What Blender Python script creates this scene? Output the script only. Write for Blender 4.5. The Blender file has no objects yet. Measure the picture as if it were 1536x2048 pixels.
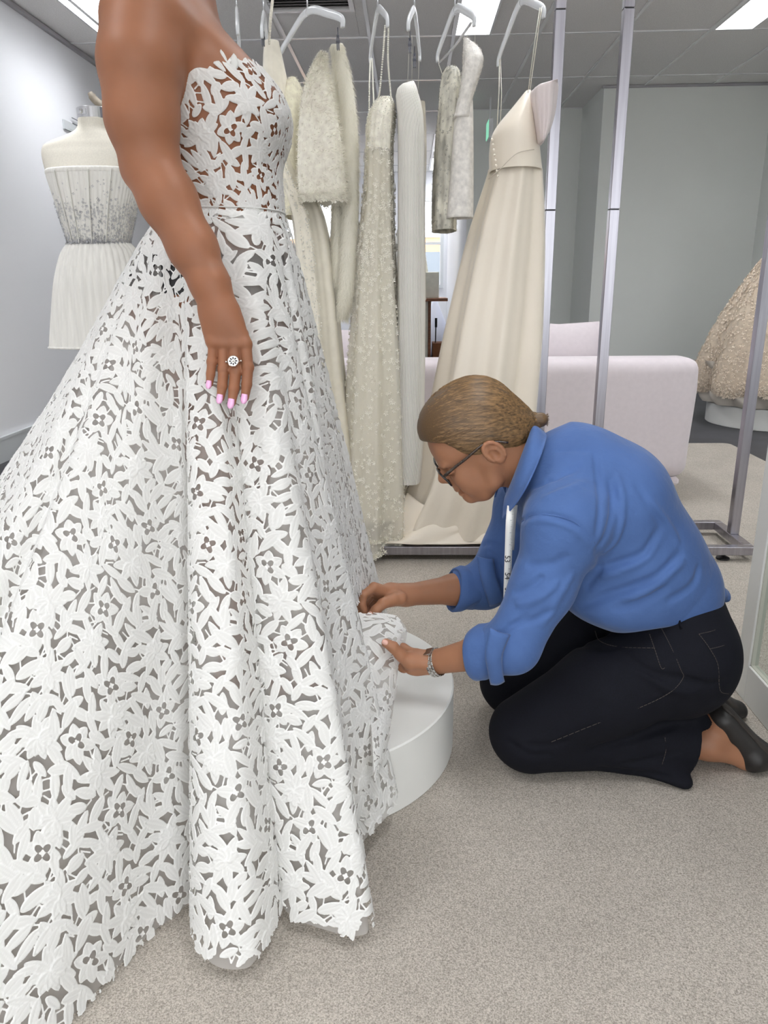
import bpy, math
import numpy as np

# ---------------------------------------------------------------- camera
SC = bpy.context.scene
COL = SC.collection
FOC, PITCH, YAW, ROLL, EYE = 1500.0, math.radians(16.8), math.radians(1.97), math.radians(-0.6), 1.0


def _rx(a):
    c, s = math.cos(a), math.sin(a)
    return np.array([[1, 0, 0], [0, c, -s], [0, s, c]])


def _rz(a):
    c, s = math.cos(a), math.sin(a)
    return np.array([[c, -s, 0], [s, c, 0], [0, 0, 1]])


ROT = _rz(YAW) @ _rx(math.pi / 2 - PITCH) @ _rz(ROLL)
cam_data = bpy.data.cameras.new('camera')
cam_data.sensor_fit = 'AUTO'
cam_data.sensor_width = 36.0
cam_data.lens = FOC / 2048.0 * 36.0
cam_data.clip_start = 0.02
cam = bpy.data.objects.new('camera', cam_data)
COL.objects.link(cam)
_m = np.eye(4)
_m[:3, :3] = ROT
_m[:3, 3] = (0, 0, EYE)
from mathutils import Matrix, Vector
cam.matrix_world = Matrix(_m.tolist())
SC.camera = cam

# ---------------------------------------------------------------- world: overcast daylight outside the windows
world = bpy.data.worlds.new('overcast_sky')
SC.world = world
world.use_nodes = True
_bg = world.node_tree.nodes['Background']
_bg.inputs['Color'].default_value = (0.95, 0.975, 1.0, 1)
_bg.inputs['Strength'].default_value = 4.2

# ---------------------------------------------------------------- exposure
LAMP = 19.0          # strength of the ceiling panels
SC.view_settings.view_transform = 'Standard'
SC.view_settings.look = 'None'
SC.view_settings.exposure = 0.12
SC.view_settings.gamma = 1.0
SC.view_settings.use_curve_mapping = False
try:
    SC.cycles.use_denoising = True
    SC.cycles.max_bounces = 8
    SC.cycles.diffuse_bounces = 4
    SC.cycles.glossy_bounces = 3
    SC.cycles.transparent_max_bounces = 12
    SC.cycles.transmission_bounces = 6
    SC.cycles.sample_clamp_indirect = 6.0
    SC.cycles.caustics_reflective = False
    SC.cycles.caustics_refractive = False
except Exception:
    pass

# ---------------------------------------------------------------- helpers
def at(px, py, Y):
    """world point on the plane y = Y seen at a photo position (used for measuring only)"""
    d = ROT @ np.array([px - 768.0, 1024.0 - py, -FOC])
    return np.array([0, 0, EYE]) + d * (Y / d[1])


def onz(px, py, z):
    d = ROT @ np.array([px - 768.0, 1024.0 - py, -FOC])
    return np.array([0, 0, EYE]) + d * ((z - EYE) / d[2])


def lin(c):
    out = []
    for v in c[:3]:
        v = v / 255.0
        out.append(v / 12.92 if v <= 0.04045 else ((v + 0.055) / 1.055) ** 2.4)
    return tuple(out) + (1.0,)


def mat(name, col, rough=0.6, metal=0.0, noise=None, bump=None, sheen=0.0, spec=None, trans=0.0, aniso=None,
        sss=0.0, col2=None, coat=0.0, stretch=(1, 1, 1), ior=None):
    """Principled material; noise=(scale, amount) varies the colour, bump=(scale, strength, distance)"""
    m = bpy.data.materials.new(name)
    m.use_nodes = True
    nt = m.node_tree
    b = nt.nodes['Principled BSDF']
    b.inputs['Base Color'].default_value = lin(col)
    b.inputs['Roughness'].default_value = rough
    b.inputs['Metallic'].default_value = metal
    if spec is not None:
        b.inputs['Specular IOR Level'].default_value = spec
    if sheen:
        b.inputs['Sheen Weight'].default_value = sheen
        b.inputs['Sheen Roughness'].default_value = 0.4
    if trans:
        b.inputs['Transmission Weight'].default_value = trans
    if ior:
        b.inputs['IOR'].default_value = ior
    if coat:
        b.inputs['Coat Weight'].default_value = coat
    if sss:
        b.inputs['Subsurface Weight'].default_value = sss
        b.inputs['Subsurface Radius'].default_value = (0.012, 0.005, 0.003)
        b.inputs['Subsurface Scale'].default_value = 1.0
    tc = None
    if noise or bump:
        tc = nt.nodes.new('ShaderNodeTexCoord')
        mp = nt.nodes.new('ShaderNodeMapping')
        mp.inputs['Scale'].default_value = stretch
        nt.links.new(tc.outputs['Object'], mp.inputs['Vector'])
        tc = mp
    if noise:
        n = nt.nodes.new('ShaderNodeTexNoise')
        n.inputs['Scale'].default_value = noise[0]
        n.inputs['Detail'].default_value = 5
        nt.links.new(tc.outputs[0], n.inputs['Vector'])
        r = nt.nodes.new('ShaderNodeValToRGB')
        a = noise[1]
        c1 = lin([v * (1 - a) for v in col])
        c2 = lin(col2) if col2 else lin([min(255, v * (1 + a)) for v in col])
        r.color_ramp.elements[0].color = c1
        r.color_ramp.elements[1].color = c2
        r.color_ramp.elements[0].position = 0.3
        r.color_ramp.elements[1].position = 0.7
        nt.links.new(n.outputs['Fac'], r.inputs['Fac'])
        nt.links.new(r.outputs['Color'], b.inputs['Base Color'])
    if bump:
        n = nt.nodes.new('ShaderNodeTexNoise')
        n.inputs['Scale'].default_value = bump[0]
        n.inputs['Detail'].default_value = 4
        nt.links.new(tc.outputs[0], n.inputs['Vector'])
        bp = nt.nodes.new('ShaderNodeBump')
        bp.inputs['Strength'].default_value = bump[1]
        bp.inputs['Distance'].default_value = bump[2] if len(bump) > 2 else 0.002
        nt.links.new(n.outputs['Fac'], bp.inputs['Height'])
        nt.links.new(bp.outputs['Normal'], b.inputs['Normal'])
    return m


def emit(name, col, strength):
    m = bpy.data.materials.new(name)
    m.use_nodes = True
    nt = m.node_tree
    nt.nodes.clear()
    o = nt.nodes.new('ShaderNodeOutputMaterial')
    e = nt.nodes.new('ShaderNodeEmission')
    e.inputs['Color'].default_value = lin(col)
    e.inputs['Strength'].default_value = strength
    nt.links.new(e.outputs[0], o.inputs['Surface'])
    return m


def veil(name, col, cover, rough=0.9, glow=0.35):
    """sheer net: part open, part thread (diffuse + translucent)"""
    m = bpy.data.materials.new(name)
    m.use_nodes = True
    nt = m.node_tree
    nt.nodes.clear()
    o = nt.nodes.new('ShaderNodeOutputMaterial')
    d = nt.nodes.new('ShaderNodeBsdfDiffuse')
    d.inputs['Color'].default_value = lin(col)
    t = nt.nodes.new('ShaderNodeBsdfTranslucent')
    t.inputs['Color'].default_value = lin(col)
    mx = nt.nodes.new('ShaderNodeMixShader')
    mx.inputs[0].default_value = glow
    nt.links.new(d.outputs[0], mx.inputs[1])
    nt.links.new(t.outputs[0], mx.inputs[2])
    tr = nt.nodes.new('ShaderNodeBsdfTransparent')
    m2 = nt.nodes.new('ShaderNodeMixShader')
    m2.inputs[0].default_value = cover
    nt.links.new(tr.outputs[0], m2.inputs[1])
    nt.links.new(mx.outputs[0], m2.inputs[2])
    nt.links.new(m2.outputs[0], o.inputs['Surface'])
    return m


def link(name, me, m, parent=None):
    me.materials.append(m) if m and not me.materials else None
    o = bpy.data.objects.new(name, me)
    COL.objects.link(o)
    if parent is not None:
        o.parent = parent
        if parent.type == 'EMPTY' or True:
            o.matrix_parent_inverse = Matrix.Identity(4)
            off = world_loc(parent)
            o.location = (-off[0], -off[1], -off[2])
    return o


def world_loc(o):
    v = Vector(o.location)
    while o.parent is not None:
        o = o.parent
        v = v + Vector(o.location)
    return v


def tag(o, label=None, cat=None, group=None, kind=None):
    if label:
        o['label'] = label
    if cat:
        o['category'] = cat
    if group:
        o['group'] = group
    if kind:
        o['kind'] = kind
    return o


def thing(name, loc, label, cat, group=None):
    o = bpy.data.objects.new(name, None)
    o.empty_display_size = 0.05
    COL.objects.link(o)
    o.location = loc
    return tag(o, label, cat, group)


def raw(name, V, faces, smooth=True):
    """mesh from a vertex array and a list of equal-size face arrays (fast)"""
    V = np.asarray(V, np.float32)
    if not isinstance(faces, (list, tuple)):
        faces = [faces]
    faces = [np.asarray(f, np.int32) for f in faces if len(f)]
    me = bpy.data.meshes.new(name)
    me.vertices.add(len(V))
    me.vertices.foreach_set('co', V.ravel())
    nl = sum(f.size for f in faces)
    npoly = sum(len(f) for f in faces)
    me.loops.add(nl)
    me.polygons.add(npoly)
    li = np.concatenate([f.ravel() for f in faces])
    sizes = np.concatenate([np.full(len(f), f.shape[1], np.int32) for f in faces])
    starts = np.concatenate([[0], np.cumsum(sizes)[:-1]]).astype(np.int32)
    me.loops.foreach_set('vertex_index', li)
    me.polygons.foreach_set('loop_start', starts)
    me.update(calc_edges=True)
    me.validate()
    me.polygons.foreach_set('use_smooth', np.full(len(me.polygons), bool(smooth)))
    return me


class MB:
    """collects simple solids and links them as one mesh"""
    def __init__(self):
        self.v = []
        self.f = {}
        self.n = 0

    def add(self, V, F):
        V = np.asarray(V, float).reshape(-1, 3)
        F = np.asarray(F, int)
        self.f.setdefault(F.shape[1], []).append(F + self.n)
        self.v.append(V)
        self.n += len(V)
        return self

    def box(self, lo, hi, bev=0.0):
        lo = np.minimum(lo, hi); hi2 = np.maximum(lo, hi)
        x0, y0, z0 = lo
        x1, y1, z1 = hi2
        if bev <= 0:
            V = [(x0, y0, z0), (x1, y0, z0), (x1, y1, z0), (x0, y1, z0), (x0, y0, z1), (x1, y0, z1), (x1, y1, z1), (x0, y1, z1)]
            F = [(0, 3, 2, 1), (4, 5, 6, 7), (0, 1, 5, 4), (1, 2, 6, 5), (2, 3, 7, 6), (3, 0, 4, 7)]
            return self.add(V, F)
        b = bev
        V = []
        idx = {}
        for i, (sx, sy, sz) in enumerate([(a, c, d) for d in (0, 1) for c in (0, 1) for a in (0, 1)]):
            X = (x0, x1)[sx]; Y = (y0, y1)[sy]; Z = (z0, z1)[sz]
            ix = X + (b if sx == 0 else -b); iy = Y + (b if sy == 0 else -b); iz = Z + (b if sz == 0 else -b)
            for ax, p in enumerate([(X, iy, iz), (ix, Y, iz), (ix, iy, Z)]):
                idx[(sx, sy, sz, ax)] = len(V)
                V.append(p)
        F4 = []
        F3 = []
        for s in (0, 1):
            q = [idx[(s, 0, 0, 0)], idx[(s, 1, 0, 0)], idx[(s, 1, 1, 0)], idx[(s, 0, 1, 0)]]
            F4.append(q if s else q[::-1])
            q = [idx[(0, s, 0, 1)], idx[(0, s, 1, 1)], idx[(1, s, 1, 1)], idx[(1, s, 0, 1)]]
            F4.append(q if s else q[::-1])
            q = [idx[(0, 0, s, 2)], idx[(1, 0, s, 2)], idx[(1, 1, s, 2)], idx[(0, 1, s, 2)]]
            F4.append(q if s else q[::-1])
        for s in (0, 1):
            for t in (0, 1):
                a = [idx[(0, s, t, 1)], idx[(1, s, t, 1)], idx[(1, s, t, 2)], idx[(0, s, t, 2)]]
                F4.append(a if (s + t) % 2 == 1 else a[::-1])
                a = [idx[(s, 0, t, 0)], idx[(s, 1, t, 0)], idx[(s, 1, t, 2)], idx[(s, 0, t, 2)]]
                F4.append(a if (s + t) % 2 == 0 else a[::-1])
                a = [idx[(s, t, 0, 0)], idx[(s, t, 1, 0)], idx[(s, t, 1, 1)], idx[(s, t, 0, 1)]]
                F4.append(a if (s + t) % 2 == 1 else a[::-1])
        for sx in (0, 1):
            for sy in (0, 1):
                for sz in (0, 1):
                    a = [idx[(sx, sy, sz, 0)], idx[(sx, sy, sz, 1)], idx[(sx, sy, sz, 2)]]
                    F3.append(a if (sx + sy + sz) % 2 == 1 else a[::-1])
        n0 = self.n
        self.add(V, F4)
        self.f.setdefault(3, []).append(np.asarray(F3) + n0)
        return self

    def loft(self, rings, closed=True, cap=(True, True)):
        R = np.asarray(rings, float)
        n, m = R.shape[:2]
        i = np.arange(n - 1)[:, None]
        j = np.arange(m if closed else m - 1)[None, :]
        j2 = (j + 1) % m
        F = np.stack([i * m + j, i * m + j2, (i + 1) * m + j2, (i + 1) * m + j], -1).reshape(-1, 4)
        n0 = self.n
        self.add(R.reshape(-1, 3), F)
        for e, c in enumerate(cap):
            if c and closed:
                row = 0 if e == 0 else n - 1
                cen = R[row].mean(0)
                k = self.n
                self.v.append(cen[None])
                self.n += 1
                jj = np.arange(m)
                a = n0 + row * m + jj
                b = n0 + row * m + (jj + 1) % m
                T = np.stack([a, b, np.full(m, k)], -1)
                self.f.setdefault(3, []).append(T[:, ::-1] if e == 0 else T)
        return self

    def tube(self, path, r, seg=8, cap=True, flat=None, up=(0, 0, 1)):
        """tube along path; r scalar or list; flat=(ru, rv) multipliers"""
        P = np.asarray(path, float)
        n = len(P)
        r = np.broadcast_to(np.asarray(r, float), (n,))
        T = np.gradient(P, axis=0)
        T /= np.linalg.norm(T, axis=1)[:, None] + 1e-12
        u = np.array(up, float)
        if abs(np.dot(u, T[0])) > 0.95:
            u = np.array((1.0, 0.3, 0))
        rings = []
        a = np.linspace(0, 2 * math.pi, seg, endpoint=False)
        fu, fv = flat if flat else (1, 1)
        for k in range(n):
            s = u - T[k] * np.dot(u, T[k])
            s /= np.linalg.norm(s) + 1e-12
            w = np.cross(T[k], s)
            u = s
            rings.append(P[k] + r[k] * (np.cos(a)[:, None] * s * fu + np.sin(a)[:, None] * w * fv))
        return self.loft(rings, True, (cap, cap))

    def cyl(self, a, b, r, seg=16, r2=None):
        return self.tube([a, b], [r, r if r2 is None else r2], seg)

    def lathe(self, cen, prof, seg=32):
        """prof: list of (radius, z) about a vertical axis at cen"""
        a = np.linspace(0, 2 * math.pi, seg, endpoint=False)
        rings = [np.stack([cen[0] + r * np.cos(a), cen[1] + r * np.sin(a), np.full(seg, cen[2] + z)], -1) for r, z in prof]
        return self.loft(rings, True, (True, True))

    def ball(self, c, r, seg=8, rows=5, sc=(1, 1, 1)):
        ph = np.linspace(0, math.pi, rows + 2)[1:-1]
        a = np.linspace(0, 2 * math.pi, seg, endpoint=False)
        rings = [np.stack([c[0] + sc[0] * r * math.sin(p) * np.cos(a), c[1] + sc[1] * r * math.sin(p) * np.sin(a),
                           np.full(seg, c[2] - sc[2] * r * math.cos(p))], -1) for p in ph]
        R = np.asarray(rings)
        n0 = self.n
        self.loft(R, True, (False, False))
        for row, z, rev in ((0, -r, True), (len(ph) - 1, r, False)):
            k = self.n
            self.v.append(np.array([[c[0], c[1], c[2] + sc[2] * z]]))
            self.n += 1
            jj = np.arange(seg)
            T = np.stack([n0 + row * seg + jj, n0 + row * seg + (jj + 1) % seg, np.full(seg, k)], -1)
            self.f.setdefault(3, []).append(T[:, ::-1] if rev else T)
        return self

    def xform(self, M3, t=(0, 0, 0)):
        self.v = [v @ np.asarray(M3).T + np.asarray(t) for v in self.v]
        return self

    def mesh(self, name, smooth=False):
        V = np.concatenate(self.v)
        return raw(name, V, [np.concatenate(f) for f in self.f.values()], smooth)

    def build(self, name, m, parent=None, smooth=False, **kw):
        o = link(name, self.mesh(name, smooth), m, parent)
        tag(o, **kw)
        return o


def auto(o, deg=40):
    """smooth shading with sharp edges kept"""
    me = o.data
    me.polygons.foreach_set('use_smooth', np.ones(len(me.polygons), bool))
    try:
        me.set_sharp_from_angle(angle=math.radians(deg))
    except Exception:
        pass
    return o


def copy_tree(o, parent=None):
    c = o.copy()
    COL.objects.link(c)
    c.parent = parent
    for ch in [k for k in o.children]:
        copy_tree(ch, c)
    return c


def shift_copy(o, d, **kw):
    c = copy_tree(o)
    c.location = Vector(o.location) + Vector(d)
    tag(c, **kw)
    return c


def spline(P, n, closed=False):
    """Catmull-Rom through P, n samples"""
    P = np.asarray(P, float)
    m = len(P)
    t = np.linspace(0, m if closed else m - 1, n, endpoint=not closed)
    i = np.floor(t).astype(int)
    if not closed:
        i = np.clip(i, 0, m - 2)
    f = (t - i)[:, None]
    g = (lambda k: P[(k) % m]) if closed else (lambda k: P[np.clip(k, 0, m - 1)])
    p0, p1, p2, p3 = g(i - 1), g(i), g(i + 1), g(i + 2)
    if not closed:
        p0 = np.where((i == 0)[:, None], 2 * p1 - p2, p0)
        p3 = np.where((i == m - 2)[:, None], 2 * p2 - p1, p3)
    return 0.5 * (2 * p1 + (p2 - p0) * f + (2 * p0 - 5 * p1 + 4 * p2 - p3) * f ** 2 + (3 * p1 - p0 - 3 * p2 + p3) * f ** 3)


# ---------------------------------------------------------------- signed distance sculpting
class SDF:
    def __init__(self, lo, hi, h):
        self.lo = np.array(lo, np.float32)
        self.h = h
        self.n = np.maximum(2, np.ceil((np.array(hi) - np.array(lo)) / h).astype(int)) + 1
        self.F = np.full(self.n, 0.5, np.float32)

    def _sub(self, lo, hi, pad):
        a = np.clip(np.floor((np.asarray(lo) - pad - self.lo) / self.h).astype(int), 0, self.n)
        b = np.clip(np.ceil((np.asarray(hi) + pad - self.lo) / self.h).astype(int) + 1, 0, self.n)
        if np.any(b <= a):
            return None
        sl = tuple(slice(a[i], b[i]) for i in range(3))
        ax = [self.lo[i] + self.h * np.arange(a[i], b[i], dtype=np.float32) for i in range(3)]
        return sl, ax[0][:, None, None], ax[1][None, :, None], ax[2][None, None, :]

    def _mix(self, sl, d, k, mode):
        A = self.F[sl]
        if mode == 'add':
            if k > 0:
                h = np.maximum(k - np.abs(A - d), 0) / k
                self.F[sl] = np.minimum(A, d) - h * h * k * 0.25
            else:
                self.F[sl] = np.minimum(A, d)
        elif mode == 'cut':
            d = -d
            if k > 0:
                h = np.maximum(k - np.abs(A - d), 0) / k
                self.F[sl] = np.maximum(A, d) + h * h * k * 0.25
            else:
                self.F[sl] = np.maximum(A, d)

    def cone(self, p0, r0, p1, r1, k=0.01, flat=None, mode='add'):
        """tapered capsule; flat=(dir, ratio) squashes the section along dir"""
        p0 = np.asarray(p0, float); p1 = np.asarray(p1, float)
        R = max(r0, r1)
        pad = R + k + 3 * self.h
        if mode == 'add':
            pad += 0.006
        s = self._sub(np.minimum(p0, p1), np.maximum(p0, p1), pad)
        if s is None:
            return self
        sl, X, Y, Z = s
        v = p1 - p0
        L2 = max(float(v @ v), 1e-12)
        qx, qy, qz = X - p0[0], Y - p0[1], Z - p0[2]
        t = np.clip((qx * v[0] + qy * v[1] + qz * v[2]) / L2, 0, 1).astype(np.float32)
        dx, dy, dz = qx - t * v[0], qy - t * v[1], qz - t * v[2]
        d2 = dx * dx + dy * dy + dz * dz
        rr = r0 + (r1 - r0) * t
        if flat is not None:
            f = np.asarray(flat[0], float)
            f = f / np.linalg.norm(f)
            c = dx * f[0] + dy * f[1] + dz * f[2]
            d2 = d2 + c * c * (1.0 / flat[1] ** 2 - 1)
            q = np.sqrt(d2)
            g = np.where(q > 1e-6, np.abs(c) / np.maximum(q, 1e-6) / flat[1], 0)
            d = (q - rr) * (1 - g * (1 - flat[1]))
        else:
            d = np.sqrt(d2) - rr
        self._mix(sl, d.astype(np.float32), k, mode)
        return self

    def path(self, pts, k=0.01, flat=None, mode='add'):
        """pts: list of (point, radius)"""
        for (a, ra), (b, rb) in zip(pts[:-1], pts[1:]):
            self.cone(a, ra, b, rb, k, flat, mode)
        return self

    def ell(self, c, r, k=0.01, rot=None, mode='add'):
        """ellipsoid; rot rows = local axes"""
        c = np.asarray(c, float); r = np.asarray(r, float)
        pad = float(max(r)) + k + 3 * self.h
        s = self._sub(c, c, pad)
        if s is None:
            return self
        sl, X, Y, Z = s
        qx, qy, qz = X - c[0], Y - c[1], Z - c[2]
        if rot is not None:
            M = np.asarray(rot, float)
            a = qx * M[0, 0] + qy * M[0, 1] + qz * M[0, 2]
            b = qx * M[1, 0] + qy * M[1, 1] + qz * M[1, 2]
            g = qx * M[2, 0] + qy * M[2, 1] + qz * M[2, 2]
        else:
            a, b, g = qx, qy, qz
        k0 = np.sqrt((a / r[0]) ** 2 + (b / r[1]) ** 2 + (g / r[2]) ** 2)
        k1 = np.sqrt((a / r[0] ** 2) ** 2 + (b / r[1] ** 2) ** 2 + (g / r[2] ** 2) ** 2)
        d = k0 * (k0 - 1) / np.maximum(k1, 1e-6)
        self._mix(sl, d.astype(np.float32), k, mode)
        return self

    def func(self, lo, hi, fn, k=0.0, mode='add', pad=0.0):
        s = self._sub(lo, hi, pad)
        if s is None:
            return self
        sl, X, Y, Z = s
        d = fn(X, Y, Z).astype(np.float32)
        d = np.broadcast_to(d, self.F[sl].shape)
        self._mix(sl, d, k, mode)
        return self

    def crease(self, pts, w, amt):
        """push the surface in (amt > 0) or out (amt < 0) along a polyline, gaussian width w"""
        P = np.asarray(pts, float)
        s = self._sub(P.min(0), P.max(0), 3 * w)
        if s is None:
            return self
        sl, X, Y, Z = s
        best = None
        n = len(P) - 1
        tt = None
        for i in range(n):
            v = P[i + 1] - P[i]
            L2 = max(float(v @ v), 1e-12)
            qx, qy, qz = X - P[i][0], Y - P[i][1], Z - P[i][2]
            t = np.clip((qx * v[0] + qy * v[1] + qz * v[2]) / L2, 0, 1)
            d2 = (qx - t * v[0]) ** 2 + (qy - t * v[1]) ** 2 + (qz - t * v[2]) ** 2
            u = (t + i) / n
            if best is None:
                best, tt = d2, u
            else:
                m = d2 < best
                best = np.where(m, d2, best)
                tt = np.where(m, u, tt)
        fade = np.clip(4 * tt * (1 - tt) * 1.6, 0, 1)
        self.F[sl] += (amt * fade * np.exp(-best / (w * w))).astype(np.float32)
        return self

    def mesh(self, name, smooth=True):
        V, Q = surface_nets(self.F, self.lo, self.h)
        return raw(name, V, [Q], smooth)

    def arrays(self):
        return surface_nets(self.F, self.lo, self.h)


def surface_nets(F, lo, h):
    S = F < 0
    c = np.zeros(np.array(F.shape) - 1, np.uint8)
    offs = [(i, j, k) for i in (0, 1) for j in (0, 1) for k in (0, 1)]
    nx, ny, nz = c.shape
    for (i, j, k) in offs:
        c += S[i:i + nx, j:j + ny, k:k + nz]
    act = (c > 0) & (c < 8)
    ii = np.argwhere(act)
    n = len(ii)
    idx = np.full(c.shape, -1, np.int64)
    idx[act] = np.arange(n)
    acc = np.zeros((n, 3), np.float32)
    cnt = np.zeros(n, np.float32)
    for a in offs:
        for ax in range(3):
            if a[ax] == 1:
                continue
            b = list(a)
            b[ax] = 1
            fa = F[ii[:, 0] + a[0], ii[:, 1] + a[1], ii[:, 2] + a[2]]
            fb = F[ii[:, 0] + b[0], ii[:, 1] + b[1], ii[:, 2] + b[2]]
            m = (fa < 0) != (fb < 0)
            t = fa[m] / (fa[m] - fb[m])
            p = np.tile(np.array(a, np.float32), (m.sum(), 1))
            p[:, ax] = t
            acc[m] += p
            cnt[m] += 1
    V = lo + h * (ii + acc / cnt[:, None])
    quads = []
    for ax in range(3):
        o1, o2 = [(1, 2), (2, 0), (0, 1)][ax]
        A = [slice(None)] * 3
        B = [slice(None)] * 3
        A[ax] = slice(0, -1)
        B[ax] = slice(1, None)
        sa, sb = S[tuple(A)], S[tuple(B)]
        e = np.argwhere(sa != sb)
        if len(e) == 0:
            continue
        ok = (e[:, o1] >= 1) & (e[:, o2] >= 1) & (e[:, o1] < F.shape[o1] - 1) & (e[:, o2] < F.shape[o2] - 1)
        e = e[ok]
        inside = sa[e[:, 0], e[:, 1], e[:, 2]]
        q = []
        for d1, d2 in ((-1, -1), (0, -1), (0, 0), (-1, 0)):
            g = e.copy()
            g[:, o1] += d1
            g[:, o2] += d2
            q.append(idx[g[:, 0], g[:, 1], g[:, 2]])
        q = np.stack(q, -1)
        q[~inside] = q[~inside][:, ::-1]
        quads.append(q)
    Q = np.concatenate(quads)
    Q = Q[(Q >= 0).all(1)]
    return V.astype(np.float32), Q.astype(np.int32)

# ---------------------------------------------------------------- the room
rng = np.random.default_rng(7)
M_wall_l = mat('painted_wall_cool_white', (247, 248, 252), 0.75, bump=(180, 0.05, 0.001))
M_wall = mat('painted_wall_pale_grey', (238, 241, 237), 0.75, noise=(0.7, 0.012), bump=(160, 0.05, 0.001))
M_trim = mat('trim_white_gloss', (214, 218, 220), 0.4)
M_dark = mat('dark_concrete_floor', (66, 66, 70), 0.55, noise=(5, 0.1), bump=(40, 0.1, 0.001))
M_tile = mat('ceiling_tile_mineral', (240, 238, 236), 0.95, noise=(140, 0.035), bump=(260, 0.35, 0.001))
M_bar = mat('ceiling_grid_white_enamel', (246, 246, 247), 0.2, spec=.8)
M_steel = mat('brushed_steel', (166, 164, 172), 0.30, metal=1.0, noise=(90, 0.06), stretch=(1, 1, 0.03), bump=(300, 0.04, 0.0005))
M_black = mat('black_rubber', (22, 22, 24), 0.55)
M_white_plastic = mat('white_plastic', (238, 240, 242), 0.32)
M_chrome = mat('chrome', (215, 216, 220), 0.12, metal=1.0)

XL, XR, YB, YREC, YFAR, YFRONT, ZC = -2.46, 3.26, 7.62, 8.5, 12.8, -3.2, 2.7
XNOOK, XRET = 1.76, 0.62

o = MB().box((XL - .1, YFRONT, -.06), (XR + .1, YFAR + .1, 0)).build('floor', M_dark)
tag(o, kind='structure')
o = MB().box((XL - .1, YFRONT, 0), (XL, YFAR + .1, ZC + .1)).build('wall_left', M_wall_l, kind='structure')
o = MB().box((XR, YFRONT, 0), (XR + .1, YB + .1, ZC + .1)).build('wall_right', M_wall, kind='structure')
mb = MB().box((XNOOK, YB, 0), (XR + .1, YB + .1, ZC + .1)).box((XNOOK, YB + .1, 0), (XNOOK + .1, YREC + .1, ZC + .1))
mb.box((XRET, YREC, 0), (XNOOK, YREC + .1, ZC + .1))
mb.build('wall_back', M_wall, kind='structure')
mb = MB().box((XRET, YREC + .1, 0), (XRET + .1, YFAR, ZC + .1))
mb.build('wall_passage', M_wall_l, kind='structure')

# far wall with two windows
W1 = (-0.02, 0.56, 0.95, 2.32)
W2 = (-2.0, -0.82, 0.95, 2.32)
mb = MB()
mb.box((XL, YFAR, 0), (XR, YFAR + .15, 0.95)).box((XL, YFAR, 2.32), (XR, YFAR + .15, ZC + .1))
for a, b in ((XL, W2[0]), (W2[1], W1[0]), (W1[1], XR)):
    mb.box((a, YFAR, 0.95), (b, YFAR + .15, 2.32))
mb.build('wall_far', M_wall_l, kind='structure')
M_glass = veil('clear_window_glass', (235, 242, 250), 0.06)
for k, (x0, x1, z0, z1) in enumerate((W1, W2)):
    f = MB()
    t = .05
    for a, b, c, d in ((x0, x0 + t, z0, z1), (x1 - t, x1, z0, z1), (x0 + t, x1 - t, z0, z0 + t), (x0 + t, x1 - t, z1 - t, z1)):
        f.box((a, YFAR - .03, c), (b, YFAR + .09, d))
    if k == 1:
        f.box(((x0 + x1) / 2 - .025, YFAR - .02, z0 + t), ((x0 + x1) / 2 + .025, YFAR + .06, z1 - t))
    else:
        f.box((x0 + t, YFAR - .02, 1.62), (x1 - t, YFAR + .06, 1.66))
    w = f.build('window_%d' % (k + 1), M_trim, kind='structure')
    MB().box((x0 + t, YFAR + .03, z0 + t), (x1 - t, YFAR + .036, z1 - t)).build('pane', M_glass, w)

# shop front behind the camera: wide daylight window
mb = MB().box((XL, YFRONT - .15, 0), (XR, YFRONT, 0.35)).box((XL, YFRONT - .15, 2.45), (XR, YFRONT, ZC + .1))
mb.box((XL, YFRONT - .15, .35), (XL + .5, YFRONT, 2.45)).box((XR - .5, YFRONT - .15, .35), (XR, YFRONT, 2.45))
mb.build('wall_front', M_wall_l, kind='structure')
f = MB()
for x in np.linspace(XL + .5, XR - .5, 5):
    f.box((x - .03, YFRONT - .1, .35), (x + .03, YFRONT - .03, 2.45))
f.box((XL + .5, YFRONT - .1, .35), (XR - .5, YFRONT - .03, .41)).box((XL + .5, YFRONT - .1, 2.39), (XR - .5, YFRONT - .03, 2.45))
f.build('window_3', M_trim, kind='structure')

# baseboards
MB().box((XL, YFRONT, 0), (XL + .018, YFAR, .15)).box((XL + .018, YFRONT, .135), (XL + .022, YFAR, .15)).build('baseboard_left', M_trim, kind='structure')
mb = MB().box((XNOOK - .018, YB - .018, 0), (XR, YB, .16)).box((XNOOK - .018, YB, 0), (XNOOK, YREC, .16)).box((XRET, YREC - .018, 0), (XNOOK - .018, YREC, .16))
mb.build('baseboard_back', M_trim, kind='structure')
MB().box((XR - .018, YFRONT, 0), (XR, YB - .018, .16)).build('baseboard_right', M_trim, kind='structure')
MB().box((XL + .03, YFAR - .018, 0), (XRET, YFAR, .14)).build('baseboard_far', M_trim, kind='structure')
# shadow-line angle under the ceiling on the left wall
MB().box((XL, YFRONT, ZC - .03), (XL + .025, YFAR, ZC - .004)).build('trim_1', mat('trim_grey', (176, 174, 178), .6), kind='structure')
MB().box((XNOOK - .02, YB - .02, ZC - .022), (XR, YB, ZC - .004)).build('trim_2', bpy.data.materials['trim_grey'], kind='structure')

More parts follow.
